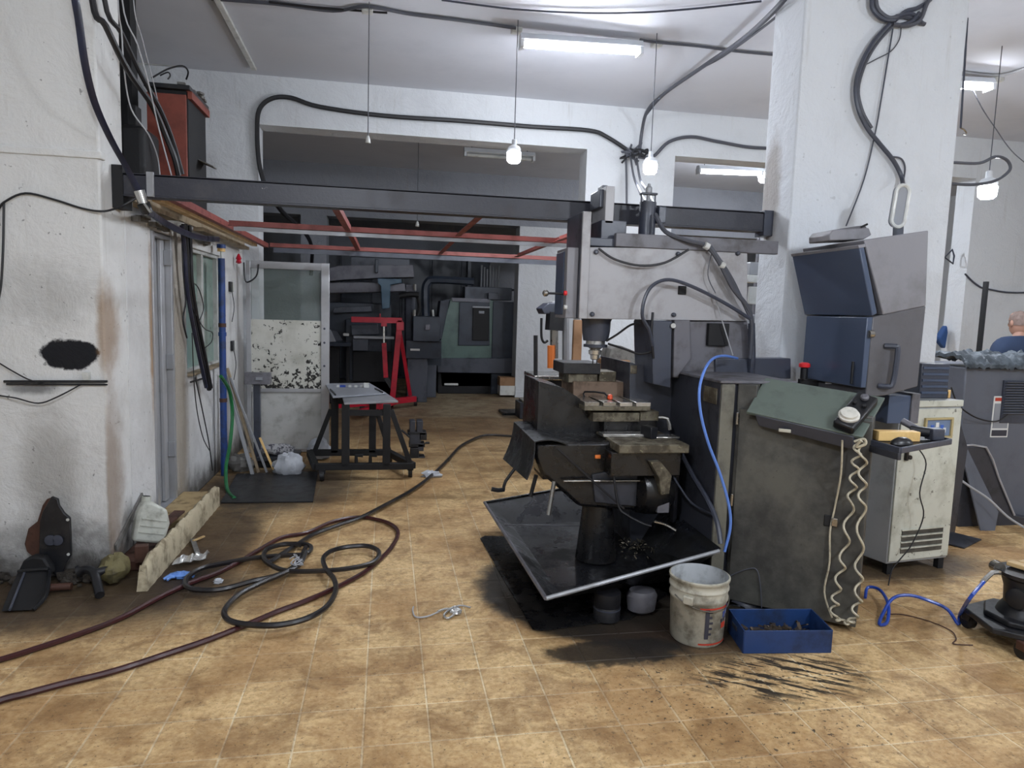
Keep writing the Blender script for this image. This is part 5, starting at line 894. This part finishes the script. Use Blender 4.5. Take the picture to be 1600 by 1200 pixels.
q = P(712, 955, z=.02); build('lump', crumple(q, (.03, .025, .018), 7), 'foil', ws)
# hoses on the floor
h = .016
cable('floor_hose', fpath(h, (-400, 1120), (-200, 1085), (-8, 1033), (60, 1012), (120, 992), (190, 965), (250, 933), (300, 910), (340, 895), (375, 877), (400, 862), (440, 840), (480, 832), (520, 815), (558, 808), (590, 812), (612, 820), (622, 832), (615, 850), (600, 868), (575, 890), (545, 908), (510, 925), (470, 942), (430, 957), (390, 974), (330, 998), (260, 1022), (180, 1048), (100, 1068), (40, 1084), (-8, 1097), (-150, 1150), (-400, 1230)), .014, 'hose_red', 'long dark red hose crossing the floor at the left', 'hose', sm=6)
cable('floor_hose', fpath(.03, (830, 684), (790, 681), (762, 680), (745, 684), (720, 697), (700, 718), (675, 742), (645, 765), (600, 790), (565, 808), (530, 820), (490, 835), (462, 852), (440, 866), (420, 878), (412, 868), (420, 856), (450, 850), (480, 851), (486, 858), (475, 866), (440, 868), (395, 872), (350, 880), (315, 888), (293, 902), (290, 914), (305, 921), (345, 921), (395, 908), (430, 900), (455, 888), (470, 870), (478, 855)), .015, 'hose_black', 'black hose looping over the floor from behind the milling machine', 'hose', sm=6)
cable('floor_hose', fpath(.045, (478, 862), (468, 882), (445, 895), (410, 910), (375, 928), (354, 948), (351, 962), (365, 972), (400, 977), (440, 976), (480, 966), (510, 948), (524, 925), (522, 905), (510, 890), (505, 874), (515, 862), (540, 855), (570, 853), (588, 858), (592, 868), (580, 880), (545, 888), (500, 892), (450, 892), (425, 884), (412, 872), (418, 858), (445, 850), (470, 852)), .015, 'hose_black', 'black hose coiled in loops in the middle of the floor', 'hose', sm=6)
tw = thing('hose_tie', 'twist of pale wire binding the coiled black hose', 'wire', P(466, 875, z=.05)); rnd = random.Random(2)
for k in range(5): build('strand', MB().tube([P(462 + rnd.uniform(-10, 12), 874 + rnd.uniform(-10, 10), z=.055 + .01 * rnd.random()) for _ in range(4)], .003), 'cable_white', tw)

# ================================================================== BY THE OPEN DOOR
for k, (tx, ty_, bx_, by_, m, w_, d_) in enumerate(((350, 580, 395, 742, 'dull_aluminium', .05, .03), (355, 575, 404, 738, 'wood_grey', .035, .025), (360, 590, 417, 738, 'dull_aluminium', .02, .02), (406, 684, 429, 737, 'wood_yellow', .03, .02))):
    a = P(tx, ty_, X=-1.5 + .035 * k); b = P(bx_, by_, z=.0)
    if k == 3: a = P(tx, ty_, Y=b.y + .1)
    lb_ = ('wide grey aluminium profile leaning on the booth wall', 'weathered wooden strip leaning between the aluminium profiles', 'thin aluminium profile leaning in front of the others', 'short yellow wooden strip leaning at the foot of the profiles')[k]
    solo('leaning_profile', MB().bar(a, b, w_, d_, up=(1, 0, 0)), m, lb_, 'profile', 'profiles leaning on the booth wall', bevel=.003)
SYY = 7.05; scl = thing('platform_scale', 'dark platform scale with a display head on a post', 'scale', (P(405, 700, Y=SYY).x + .1, SYY, 0)); pc0 = P(402, 695, Y=SYY)
build('post', MB().bx(pc0.x - .035, pc0.x + .03, SYY, SYY + .05, .06, P(402, 600, Y=SYY).z), 'mill_dark', scl, bevel=.004); a = P(382, 600, Y=SYY - .03); b = P(422, 583, Y=SYY - .03)
hdp = build('display_head', MB().hull8([(a.x, SYY - .06, a.z), (b.x, SYY - .06, a.z), (b.x, SYY + .08, a.z), (a.x, SYY + .08, a.z)], [(a.x - .005, SYY - .0, b.z), (b.x, SYY - .0, b.z), (b.x, SYY + .06, b.z), (a.x, SYY + .06, b.z)]), 'mill_casting', scl, bevel=.005); build('head_front', MB().box(((a.x + b.x) / 2 + .02, SYY - .045, (a.z + b.z) / 2), (.06, .02, .025)), 'sign_grey', hdp)
build('platform', MB().bx(pc0.x + .02, pc0.x + .4, SYY - .18, SYY + .2, .075, .11), 'mill_base', scl, bevel=.006); build('under_frame', MB().bx(pc0.x - .03, pc0.x + .36, SYY - .12, SYY + .14, 0, .075), 'matte_black', scl, bevel=.006)
nb = MB(); nb.blob(V((pc0.x + .2, SYY - .02, .16)), (.17, .11, .055), .12, 18, 8, 12, zmin=.112); solo('newspaper_bundle', nb, 'newsprint', 'crumpled newspaper bundle lying on the platform scale', 'newspaper')
wb = MB(); q = P(470, 722, z=.06); wb.blob(V((-.9, 6.64, .08)), (.14, .1, .12), .16, 18, 10, 5, zmin=.003); solo('white_plastic_bag', wb, 'bag_white', 'large crumpled white plastic bag on the floor before the open door', 'bag')
wb = MB(); q = P(504, 712, z=.0); wb.blob(V((q.x - .02, 7.3, .09)), (.12, .1, .13), .16, 14, 9, 6, zmin=.003); solo('white_plastic_bag', wb, 'bag_white', 'smaller white plastic bag behind the left leg of the cart', 'bag')
wb = MB(); q = P(372, 738, z=0); wb.blob(V((q.x, q.y + .06, .07)), (.13, .09, .09), .25, 14, 9, 8, zmin=.003); solo('grey_sack', wb, 'sack_grey', 'crumpled grey sack at the foot of the booth wall', 'sack')
wb = MB(); q = P(661, 746, z=0); wb.blob(V((q.x + .08, q.y + .02, .02)), (.09, .06, .04), .3, 14, 8, 9, zmin=.002); solo('clear_plastic_scrap', wb, 'bag_white', 'scrap of white plastic film beside the front wheel of the cart', 'plastic film')
mt = [P(370, 742, z=.001), P(497, 738, z=.001), P(489, 785, z=.001), P(345, 787, z=.001)]; solo('floor_plate', MB().prism(mt, (0, 0, .012)), 'black_steel', 'flat black plate lying on the floor before the booth wall', 'plate', bevel=.002)

# ================================================================== CART WITH FLAT TOP
ct = thing('cart_table', 'black steel cart table with flat grey boards on top', 'table', (-.15, 6.5, 0)); FY, BY = 6.38, 7.0
def X_(px_, py_, Y_): return P(px_, py_, Y=Y_)
zb0 = .13
fl0, fr0 = X_(493, 741, FY), X_(645, 735, FY); bl0, br0 = X_(484, 716, BY), X_(606, 706, BY)
fl0.z = fr0.z = bl0.z = br0.z = zb0
for e0, e1 in ((fl0, fr0), (bl0, br0), (fl0, bl0), (fr0, br0)): build('base_rail', MB().bar(e0, e1, .06, .06), 'matte_black', ct, bevel=.004)
tzz = P(575, 628, Y=FY).z
lg = [(540, FY), (604, FY), (523, BY), (582, BY)]
for px_, Y_ in lg:
    q = P(px_, 680, Y=Y_); build('leg', MB().bx(q.x - .035, q.x + .035, Y_ - .03, Y_ + .03, zb0, tzz - .02), 'matte_black', ct, bevel=.004)
for p0, p1, Y0, Y1 in (((489, 712), (517, 640), BY, BY), ((644, 733), (611, 640), FY, FY), ((608, 704), (588, 640), BY, BY)):
    build('brace', MB().bar(P(*p0, Y=Y0), P(*p1, Y=Y1), .045, .03, up=(0, 1, 0)), 'matte_black', ct, bevel=.003)
q0, q1 = P(545, 645, Y=FY), P(604, 643, Y=FY); build('upper_rail', MB().bar(V((q0.x, FY, tzz - .1)), V((q1.x, FY, tzz - .1)), .04, .05), 'matte_black', ct); build('upper_rail', MB().bar(V((P(523, 640, Y=BY).x, BY, tzz - .08)), V((P(582, 640, Y=BY).x, BY, tzz - .08)), .04, .05), 'matte_black', ct)
for px_, py_ in ((503, 752), (641, 746), (610, 722), (487, 726)):
    q = P(px_, py_, z=0); w_ = V((q.x, q.y + .02, .05)); wh = build('caster_wheel', MB().cyl(w_ - V((.018, 0, 0)), w_ + V((.018, 0, 0)), .05, n=16), 'black_rubber', ct); build('caster_fork', MB().bx(w_.x - .028, w_.x + .028, w_.y - .03, w_.y + .03, .07, zb0 - .02), 'black_steel', ct)
for px_ in (560, 582): q = P(px_, 728, Y=FY); build('hook', MB().tube([(q.x - .02, FY, zb0 + .03), (q.x - .02, FY, zb0 + .1), (q.x + .04, FY, zb0 + .1)], .018, sm=1, n=6), 'matte_black', ct)
tp_ = [P(508, 600, z=tzz + .02), P(580, 598, z=tzz + .03), P(622, 626, z=tzz), P(540, 629, z=tzz)]
def board(a, b, c_, d, th, m, nm): return build(nm, MB().prism([a, b, c_, d], (0, 0, -th)), m, ct, bevel=.002)
board(P(508, 599, z=tzz + .02), P(577, 598, z=tzz + .02), P(604, 614, z=tzz + .02), P(520, 620, z=tzz + .02), .014, 'sign_grey', 'top_board'); board(P(535, 619, z=tzz + .002), P(602, 613, z=tzz + .002), P(622, 626, z=tzz), P(538, 629, z=tzz), .02, 'dull_aluminium', 'top_board')
build('board_ridge', MB().bar(P(516, 608, z=tzz + .026), P(524, 617, z=tzz + .026), .012, .012), 'black_steel', ct); build('board_ridge', MB().bar(P(586, 607, z=tzz + .026), P(598, 613, z=tzz + .026), .012, .012), 'black_steel', ct)
kb2 = thing('key_strip', 'row of small grey blocks with one blue piece on the cart top', 'tool', P(555, 603, z=tzz + .02))
for k in range(12):
    q = P(524 + k * 4.6, 603 + .05 * k, z=tzz + .032); build('block', MB().box(q, (.03, .05, .02)), 'hose_blue' if k in (2, 3) else ('white_plastic' if k % 2 else 'sign_grey'), kb2)
q = P(572, 602, z=tzz + .047); build('clip', MB().box(q, (.05, .04, .05)), 'white_plastic', kb2, bevel=.004)
# iron block beside the cart
vb_ = thing('iron_fixture', 'upright black iron fixture standing on the floor right of the cart', 'machine part', P(654, 716, z=0)); VY = P(654, 716, z=0).y
for nm, r4, m in (('foot', (636, 714, 664, 719), 'black_steel'), ('lower_body', (641, 700, 655, 716), 'black_steel'), ('lower_step', (653, 694, 662, 705), 'mill_base'), ('plate', (639, 693, 664, 699), 'black_steel'), ('core', (640, 678, 658, 694), 'mill_base'), ('side_cylinder', (655, 676, 667, 688), 'black_steel'), ('upper_plate', (637, 675, 666, 680), 'black_steel'), ('left_post', (640, 658, 649, 676), 'mill_base'), ('right_post', (651, 658, 661, 676), 'mill_base')):
    build(nm, MB().bp(*r4, VY, .16), m, vb_, bevel=.006)
build('lever', MB().tube([P(640, 683, Y=VY), P(632, 676, Y=VY), P(627, 672, Y=VY)], .012, sm=1), 'black_steel', vb_); build('pin', MB().tube([P(664, 692, Y=VY), P(671, 692, Y=VY)], .012, sm=1), 'black_steel', vb_)

# ================================================================== ENGINE CRANE
EY = 11.3; cr = thing('engine_crane', 'bright red engine hoist on small wheels in the rear hall', 'hoist', (P(615, 630, Y=EY).x, EY, 0))
def eb(nm, a, b, w_, Y0=EY, Y1=None, m='red_paint'): return build(nm, MB().bar(P(*a, Y=Y0), P(*b, Y=Y1 or Y0), w_, w_, up=(0, 1, 0)), m, cr, bevel=.004)
eb('boom', (549, 499), (628, 501), .09); eb('boom_head', (594, 490), (594, 498), .02); eb('post', (625, 500), (613, 625), .09); eb('post_cap', (625, 503), (625, 516), .12); eb('brace', (624, 515), (641, 618), .06, EY, EY + .2)
eb('ram_body', (600, 536), (603, 590), .075); eb('ram_rod', (600, 508), (600, 536), .03, m='machined_steel'); eb('ram_lug', (600, 502), (600, 510), .09); eb('ram_base', (603, 590), (612, 605), .07, m='black_steel')
l0, l1 = P(585, 630, z=.14), P(648, 623, z=.14); build('base_beam', MB().bar(l0, l1, .09, .09), 'red_paint', cr, bevel=.004); build('base_leg', MB().bar(P(610, 627, z=.14), P(520, 634, z=.12), .08, .08), 'red_paint', cr, bevel=.004); build('base_leg', MB().bar(P(625, 625, z=.14), P(560, 645, z=.12), .08, .08), 'red_paint', cr, bevel=.004)
for px_, py_ in ((649, 634), (612, 636), (522, 640), (566, 650)): q = P(px_, py_, z=0); build('caster_wheel', MB().cyl((q.x - .025, q.y, .06), (q.x + .025, q.y, .06), .06, n=14), 'black_rubber', cr); build('caster_fork', MB().bx(q.x - .04, q.x + .04, q.y - .04, q.y + .04, .07, .14), 'black_steel', cr)

# ================================================================== REAR HALL MACHINES
GROUNDED = ('base', 'leg_frame', 'cabinet', 'leg', 'pedestal', 'chip_column', 'board_post', 'body', 'side_cabinet')
def multi(name, label, cat, base, parts):
    t_ = thing(name, label, cat, base)
    for nm, kind, arg, m in parts:
        mb = MB()
        if kind == 'b':
            mb.bp(*arg)
            if nm in GROUNDED: zz = min(p.z for p in mb.v); mb.v = [V((p.x, p.y, 0)) if p.z < zz + 1e-4 else p for p in mb.v]
        elif kind == 'p': mb.pp(*arg)
        elif kind == 't': mb.tube(path(*arg[0]), arg[1], sm=arg[2] if len(arg) > 2 else 4)
        build(nm, mb, m, t_, bevel=.008 if kind != 't' else 0)
    return t_
KY = 12.0
multi('covered_machine', 'dark machine with long canvas covered arms at the left of the rear hall', 'machine', (P(560, 620, Y=KY).x, KY, 0), [
    ('upper_arm', 'p', ([(508, 420), (530, 415), (590, 414), (645, 414), (647, 433), (600, 434), (540, 437), (508, 440)], KY - .2, .5), 'tarp_grey'), ('cross_bar', 'b', (548, 405, 640, 416, KY + .1, .2), 'machine_grey_back'), ('cross_bar', 'b', (586, 405, 591, 426, KY - .3, .2), 'lathe_dark'),
    ('lower_arm', 'p', ([(509, 442), (560, 441), (632, 443), (634, 455), (560, 457), (509, 458)], KY - .3, .4), 'tarp_grey'), ('blue_bracket', 'p', ([(590, 435), (627, 436), (628, 442), (610, 445), (609, 481), (597, 483), (595, 447), (590, 442)], KY - .45, .2), 'machine_blue_back'),
    ('body', 'b', (512, 475, 612, 606, KY + .2, .7), 'lathe_dark'), ('mid_cover', 'p', ([(522, 480), (580, 478), (582, 487), (520, 489)], KY, .4), 'machine_grey_back'), ('bed', 'b', (540, 500, 605, 600, KY - .1, .3), 'lathe_dark'), ('roller_cover', 'p', ([(548, 508), (590, 506), (592, 522), (550, 524)], KY - .3, .3), 'machine_grey_back'), ('edge_strip', 'b', (552, 526, 616, 529, KY - .32, .1), 'dull_aluminium'), ('front_panel', 'b', (551, 530, 575, 548, KY - .3, .05), 'machine_grey_back'), ('leg_frame', 'b', (551, 550, 612, 610, KY - .2, .1), 'matte_black'), ('base', 'b', (512, 596, 616, 624, KY - .2, .9), 'matte_black')])
multi('clutter_bench', 'dark workbench with tools behind the open door', 'workbench', (P(530, 630, Y=11.45).x, 11.45, 0), [
    ('top', 'b', (508, 536, 548, 541, 11.4, .22), 'lathe_dark'), ('cabinet', 'b', (508, 541, 530, 622, 11.5, .18), 'matte_black'), ('leg', 'b', (540, 541, 546, 640, 11.5, .1), 'matte_black'), ('white_box', 'p', ([(510, 513), (517, 516), (525, 534), (510, 535)], 11.45, .1), 'sign_grey'), ('tool', 'b', (536, 521, 545, 525, 11.5, .1), 'white_plastic'), ('cloth', 'p', ([(518, 516), (526, 518), (535, 532), (522, 533)], 11.48, .1), 'machine_grey_back')])
multi('pillar_drill', 'tall grey pillar drill left of the lathe in the rear hall', 'machine', (P(660, 600, Y=KY).x, KY, 0), [
    ('column', 't', ([(641, 446, KY), (641, 540, KY)], .1, 1), 'machine_grey_back'), ('column_head', 'b', (634, 445, 650, 460, KY - .15, .25), 'tarp_grey'), ('chrome_bar', 't', ([(648, 444, KY - .2), (648, 454, KY - .2)], .03, 1), 'machined_steel'), ('chrome_bar', 't', ([(647, 484, KY - .2), (647, 494, KY - .2)], .03, 1), 'machined_steel'), ('arm', 't', ([(624, 463, KY - .2), (640, 460, KY - .2), (654, 461, KY - .2)], .05), 'matte_black'), ('feed_cable', 't', ([(652, 462, KY - .15), (655, 480, KY - .15), (651, 495, KY - .15)], .03), 'matte_black'),
    ('gear_head', 'b', (645, 495, 688, 533, KY - .4, .6), 'lathe_dark'), ('window', 'b', (664, 507, 672, 516, KY - .42, .03), 'tarp_grey'), ('lower_body', 'b', (634, 533, 690, 560, KY - .3, .6), 'lathe_dark'), ('name_strip', 'b', (641, 545, 656, 548, KY - .31, .01), 'print_white'), ('pedestal', 'b', (636, 560, 668, 604, KY - .25, .6), 'machine_grey_back'), ('stub', 't', ([(676, 484, KY - .2), (677, 494, KY - .2)], .02, 1), 'white_plastic')])
LY = 13.0
lat = multi('cnc_lathe', 'green-grey enclosed lathe with dark window in the rear hall', 'machine', (P(750, 605, Y=LY).x, LY, 0), [
    ('casing', 'p', ([(704, 467), (765, 468), (806, 478), (806, 604), (690, 604), (686, 560), (690, 520)], LY, .9), 'lathe_green'), ('slant_cover', 'p', ([(688, 470), (703, 467), (690, 530), (682, 530)], LY - .05, .6), 'lathe_dark'), ('top_edge', 'b', (706, 467, 766, 471, LY - .03, .1), 'tarp_grey'), ('sliding_door', 'p', ([(718, 472), (765, 472), (765, 540), (716, 540)], LY - .03, .06), 'lathe_dark'), ('door_window', 'b', (738, 480, 765, 532, LY - .06, .04), 'matte_black'), ('window_strip', 'b', (738, 479, 766, 481, LY - .07, .02), 'dull_aluminium'), ('window_label', 'b', (748, 486, 757, 490, LY - .07, .02), 'sign_grey'),
    ('side_cabinet', 'b', (767, 472, 806, 600, LY - .02, .5), 'lathe_dark'), ('lower_casing', 'p', ([(682, 560), (806, 560), (806, 584), (684, 582)], LY - .12, .3), 'machine_grey_back'), ('base', 'b', (684, 583, 806, 606, LY, .8), 'matte_black'), ('top_unit', 'b', (726, 450, 800, 467, LY + .1, .5), 'lathe_dark'), ('top_box', 'b', (763, 458, 780, 468, LY - .05, .2), 'machine_grey_back'),
    ('duct', 't', ([(665, 496, LY), (664, 455, LY), (668, 441, LY), (680, 437, LY), (740, 440, LY)], .075), 'lathe_dark'), ('name_strip', 'b', (694, 599, 716, 602, LY - .01, .01), 'print_white'), ('chip_column', 'b', (665, 570, 682, 612, LY - .6, .3), 'machine_grey_back'), ('chip_head', 'b', (662, 556, 690, 571, LY - .6, .35), 'lathe_dark'), ('bracket_strip', 't', ([(670, 532, LY - .2), (678, 556, LY - .2)], .02, 1), 'tarp_grey')])
for k in range(7):
    q = P(752 + k * 4.5, 440, Y=14.1); zc = P(752, 414 + (k % 3) * 3, Y=14.1).z; solo('stored_tube', MB().cyl((q.x, 14.1, 2.051), (q.x, 14.1, max(zc, 2.2)), .02, n=10), 'dull_aluminium', 'upright metal tube stored on the shelf above the lathe', 'tube', 'tubes on the shelf above the lathe')
sh_ = thing('rear_shelf', 'dark shelf rack behind the lathe in the rear hall', 'shelf', (2.2, 14.2, 0))
for z in (2.02, 1.4): build('board', MB().bx(1.6, 2.8, 14.0, 14.4, z, z + .03), 'lathe_dark', sh_)
for x_ in (1.63, 2.77): build('upright', MB().bx(x_ - .03, x_ + .03, 14.0, 14.4, 0, 2.6), 'lathe_dark', sh_)
q = P(795, 617, z=0); wbx = thing('white_carton', 'white carton with brown cardboard flap on the rear floor', 'box', V((q.x, 12.6, 0))); build('carton', MB().bp(781, 603, 806, 617.6, 12.5, .3), 'white_plastic', wbx, bevel=.004); build('cardboard_flap', MB().bp(781, 590, 810, 603, 12.51, .28), 'cardboard', wbx)
dr_ = thing('dark_partition', 'dark metal cabinets along the rear wall', 'cabinet', (-1.5, 15.8, 0)); build('cabinet', MB().bx(-1.02, 2.3, 15.7, 16.15, 0, 2.75), 'lathe_dark', dr_)
for k in range(5): build('door', MB().bx(-1.0 + k * .66, -.38 + k * .66, 15.67, 15.7, .05, 2.7), 'lathe_dark', dr_, bevel=.01)

# ---- bench drill and clutter behind the mill
DYY = 6.4; multi('bench_drill', 'black bench drill with orange detail behind the milling head', 'drill', (P(868, 640, Y=DYY).x, DYY, 0), [
    ('motor', 't', ([(868, 488, DYY), (866, 516, DYY)], .09, 1), 'black_steel'), ('belt_cover', 'p', ([(846, 482), (858, 473), (884, 476), (884, 489), (850, 491)], DYY - .05, .25), 'mill_dark'), ('cap', 'b', (862, 471, 880, 476, DYY, .12), 'mill_grey'), ('column', 't', ([(884, 490, DYY + .1), (884, 640, DYY + .1)], .035, 1), 'dull_aluminium'), ('quill', 't', ([(866, 516, DYY), (866, 560, DYY)], .04, 1), 'steel'), ('orange_grip', 't', ([(861, 540, DYY - .1), (861, 575, DYY - .1)], .035, 1), 'orange'), ('cable', 't', ([(846, 497, DYY), (846, 525, DYY), (850, 535, DYY), (856, 532, DYY)], .012), 'black_rubber'), ('table', 'b', (835, 588, 895, 594, DYY - .2, .5), 'steel'), ('pedestal', 'b', (850, 594, 890, 690, DYY - .1, .4), 'black_steel'), ('rod', 't', ([(837, 524, DYY - .1), (837, 590, DYY - .1)], .02, 1), 'black_steel')])
multi('rear_bench', 'cluttered bench with brown box and bags seen behind the milling table', 'workbench', (P(960, 650, Y=6.9).x, 6.9, 0), [
    ('top', 'b', (900, 600, 1040, 606, 6.9, .6), 'wood_grey'), ('cabinet', 'b', (905, 606, 1035, 680, 6.95, .5), 'mill_base'), ('brown_box', 'b', (945, 563, 985, 600, 6.95, .3), 'cardboard'), ('grey_bag', 'p', ([(950, 563), (955, 545), (970, 540), (990, 548), (1015, 560), (1014, 572), (985, 572)], 6.98, .3), 'sack_grey'), ('tan_board', 'b', (893, 500, 911, 600, 7.0, .05), 'cardboard'), ('slotted_rack', 'b', (982, 568, 1000, 600, 6.92, .2), 'white_plastic')])
bn = multi('parts_bin', 'dark metal bin with shiny parts on the floor left of the mill', 'bin', (P(832, 655, z=0).x, P(832, 655, z=0).y, 0), [('body', 'b', (812, 630, 850, 654, P(832, 655, z=0).y, .4), 'mill_base'), ('parts', 'b', (816, 626, 846, 632, P(832, 655, z=0).y + .05, .3), 'chips'), ('sheet', 'b', (785, 645, 815, 650, P(800, 652, z=0).y + .2, .4), 'black_sheet')])
# ---- boxes on the wall between mill and pillar
multi('pillar_boxes', 'stack of small grey electrical boxes fixed on the far wall beside the pillar', 'electrical box', P(1180, 560, Y=4.9), [
    ('upper_box', 'b', (1171, 410, 1188, 430, 4.9, .1), 'dull_aluminium'), ('meter', 'b', (1168, 430, 1187, 441, 4.88, .1), 'white_plastic'), ('paper', 'b', (1169, 448, 1185, 475, 4.9, .02), 'white_plastic'), ('small_box', 'b', (1177, 492, 1194, 512, 4.9, .12), 'sign_grey'), ('transformer', 'b', (1178, 516, 1199, 545, 4.85, .2), 'mill_dark'), ('transformer_lid', 'b', (1176, 513, 1203, 517, 4.84, .22), 'mill_casting'), ('socket', 'b', (1178, 548, 1190, 562, 4.88, .08), 'white_plastic'), ('back_board', 'b', (1168, 372, 1204, 640, 5.01, .04), 'mill_casting'), ('board_post', 'b', (1180, 600, 1200, 920, 5.01, .06), 'mill_base')])

# ================================================================== PERSON behind the louvred machine, seen from behind
PX, PYY = 6.58, 6.2
pe = thing('person', 'person in a navy shirt with bare head seen from behind at the right edge', 'person', (PX, PYY, 0))
def skin_body(name, joints, edges, m, parent, root=0):
    me = bpy.data.meshes.new(name); me.from_pydata([tuple(V(j[0])) for j in joints], edges, []); o = bpy.data.objects.new(name, me); COL.objects.link(o); o.parent = parent
    s_ = o.modifiers.new('skin', 'SKIN'); s_.use_smooth_shade = True
    for i, j in enumerate(joints): r = j[1]; me.skin_vertices[0].data[i].radius = r if isinstance(r, tuple) else (r, r)
    me.skin_vertices[0].data[root].use_root = True; sb = o.modifiers.new('sub', 'SUBSURF'); sb.levels = sb.render_levels = 2; me.materials.append(M[m]); WL[o] = WL[parent]; return o
J = [((0, 0, .92), (.17, .12)), ((0, .01, 1.12), (.16, .115)), ((0, 0, 1.30), (.14, .09)), ((0, -.01, 1.40), (.08, .06)), ((0, 0, 1.52), .055), ((0, .02, 1.58), .055),
     ((-.1, 0, .86), .095), ((-.12, .0, .48), .062), ((-.12, -.02, .09), .042), ((-.12, .12, .035), .04), ((.1, 0, .86), .095), ((.12, .03, .48), .062), ((.12, .0, .09), .042), ((.12, .14, .035), .04),
     ((-.19, 0, 1.39), .045), ((-.27, .02, 1.16), .045), ((-.2, .24, 1.08), .035), ((-.17, .33, 1.08), (.035, .02)), ((.19, 0, 1.39), .045), ((.27, .02, 1.16), .045), ((.2, .24, 1.08), .035), ((.17, .33, 1.08), (.035, .02))]
E_ = [(0, 1), (1, 2), (2, 3), (3, 4), (4, 5), (0, 6), (6, 7), (7, 8), (8, 9), (0, 10), (10, 11), (11, 12), (12, 13), (3, 14), (14, 15), (15, 16), (16, 17), (3, 18), (18, 19), (19, 20), (20, 21)]
skin_body('body', J, E_, 'skin', pe)
for s_ in (-1, 1):   # fingers
    for k in range(4): skin_body('finger', [((s_ * (.15 + .015 * k), .33, 1.08), .01), ((s_ * (.14 + .017 * k), .37 + .004 * (k % 3), 1.07), .009), ((s_ * (.14 + .016 * k), .385, 1.05), .008)], [(0, 1), (1, 2)], 'skin', pe)
    skin_body('finger', [((s_ * .15, .3, 1.09), .011), ((s_ * .12, .33, 1.095), .01), ((s_ * .115, .355, 1.085), .008)], [(0, 1), (1, 2)], 'skin', pe)
o3 = V((PX, PYY, 0)); hm = MB(); hm.lathe([(.0, -.13), (.045, -.125), (.065, -.09), (.075, -.03), (.08, .03), (.072, .08), (.045, .11), (.0, .122)], o3 + V((0, .03, 1.645)), n=20, sy=1.22)
hd_ = build('head', hm, 'skin', pe)
for s_ in (-1, 1): build('ear', MB().blob(o3 + V((s_ * .082, .035, 1.635)), (.012, .022, .034), .05, 10, 6, 1), 'skin', hd_)
build('hair', MB().lathe([(.079, -.03), (.083, .02), (.077, .075), (.05, .108), (.0, .126)], o3 + V((0, .024, 1.645)), n=20, sy=1.22, cap=False), 'short_hair', hd_); build('nose', MB().blob(o3 + V((0, .135, 1.62)), (.014, .02, .025), .02, 8, 6, 1), 'skin', hd_)
for s_ in (-1, 1): build('eye', MB().blob(o3 + V((s_ * .032, .118, 1.65)), (.012, .008, .009), 0, 8, 6, 1), 'white_plastic', hd_)
build('mouth', MB().blob(o3 + V((0, .118, 1.575)), (.025, .008, .006), 0, 8, 6, 1), 'rusty_pink', hd_)
SJ = [((0, 0, .9), (.2, .14)), ((0, .01, 1.12), (.19, .135)), ((0, 0, 1.3), (.215, .14)), ((0, -.01, 1.42), (.2, .13)), ((0, 0, 1.5), (.085, .08)), ((-.22, 0, 1.41), .1), ((-.27, .02, 1.2), .068), ((.22, 0, 1.41), .1), ((.27, .02, 1.2), .068)]
skin_body('shirt', SJ, [(0, 1), (1, 2), (2, 3), (3, 4), (3, 5), (5, 6), (3, 7), (7, 8)], 'navy_cloth', pe)
skin_body('trousers', [((0, 0, .94), (.185, .13)), ((-.1, 0, .84), .115), ((-.12, 0, .48), .085), ((-.12, -.01, .1), .07), ((.1, 0, .84), .115), ((.12, .03, .48), .085), ((.12, .0, .1), .07)], [(0, 1), (1, 2), (2, 3), (0, 4), (4, 5), (5, 6)], 'dark_cloth', pe)
for s_ in (-1, 1): build('shoe', MB().blob(o3 + V((s_ * .12, .06, .035)), (.05, .14, .05), .02, 14, 8, 1, zmin=0), 'black_rubber', pe)
q = P(1472, 540, Y=7.7); cl = MB(); cl.pp([(1481, 508), (1468, 528), (1470, 535), (1478, 545), (1482, 520)], 8.15, .1); solo('hanging_cloth', cl, 'blue_cloth', 'blue cloth hanging at the edge of the right opening', 'cloth', bevel=.02)
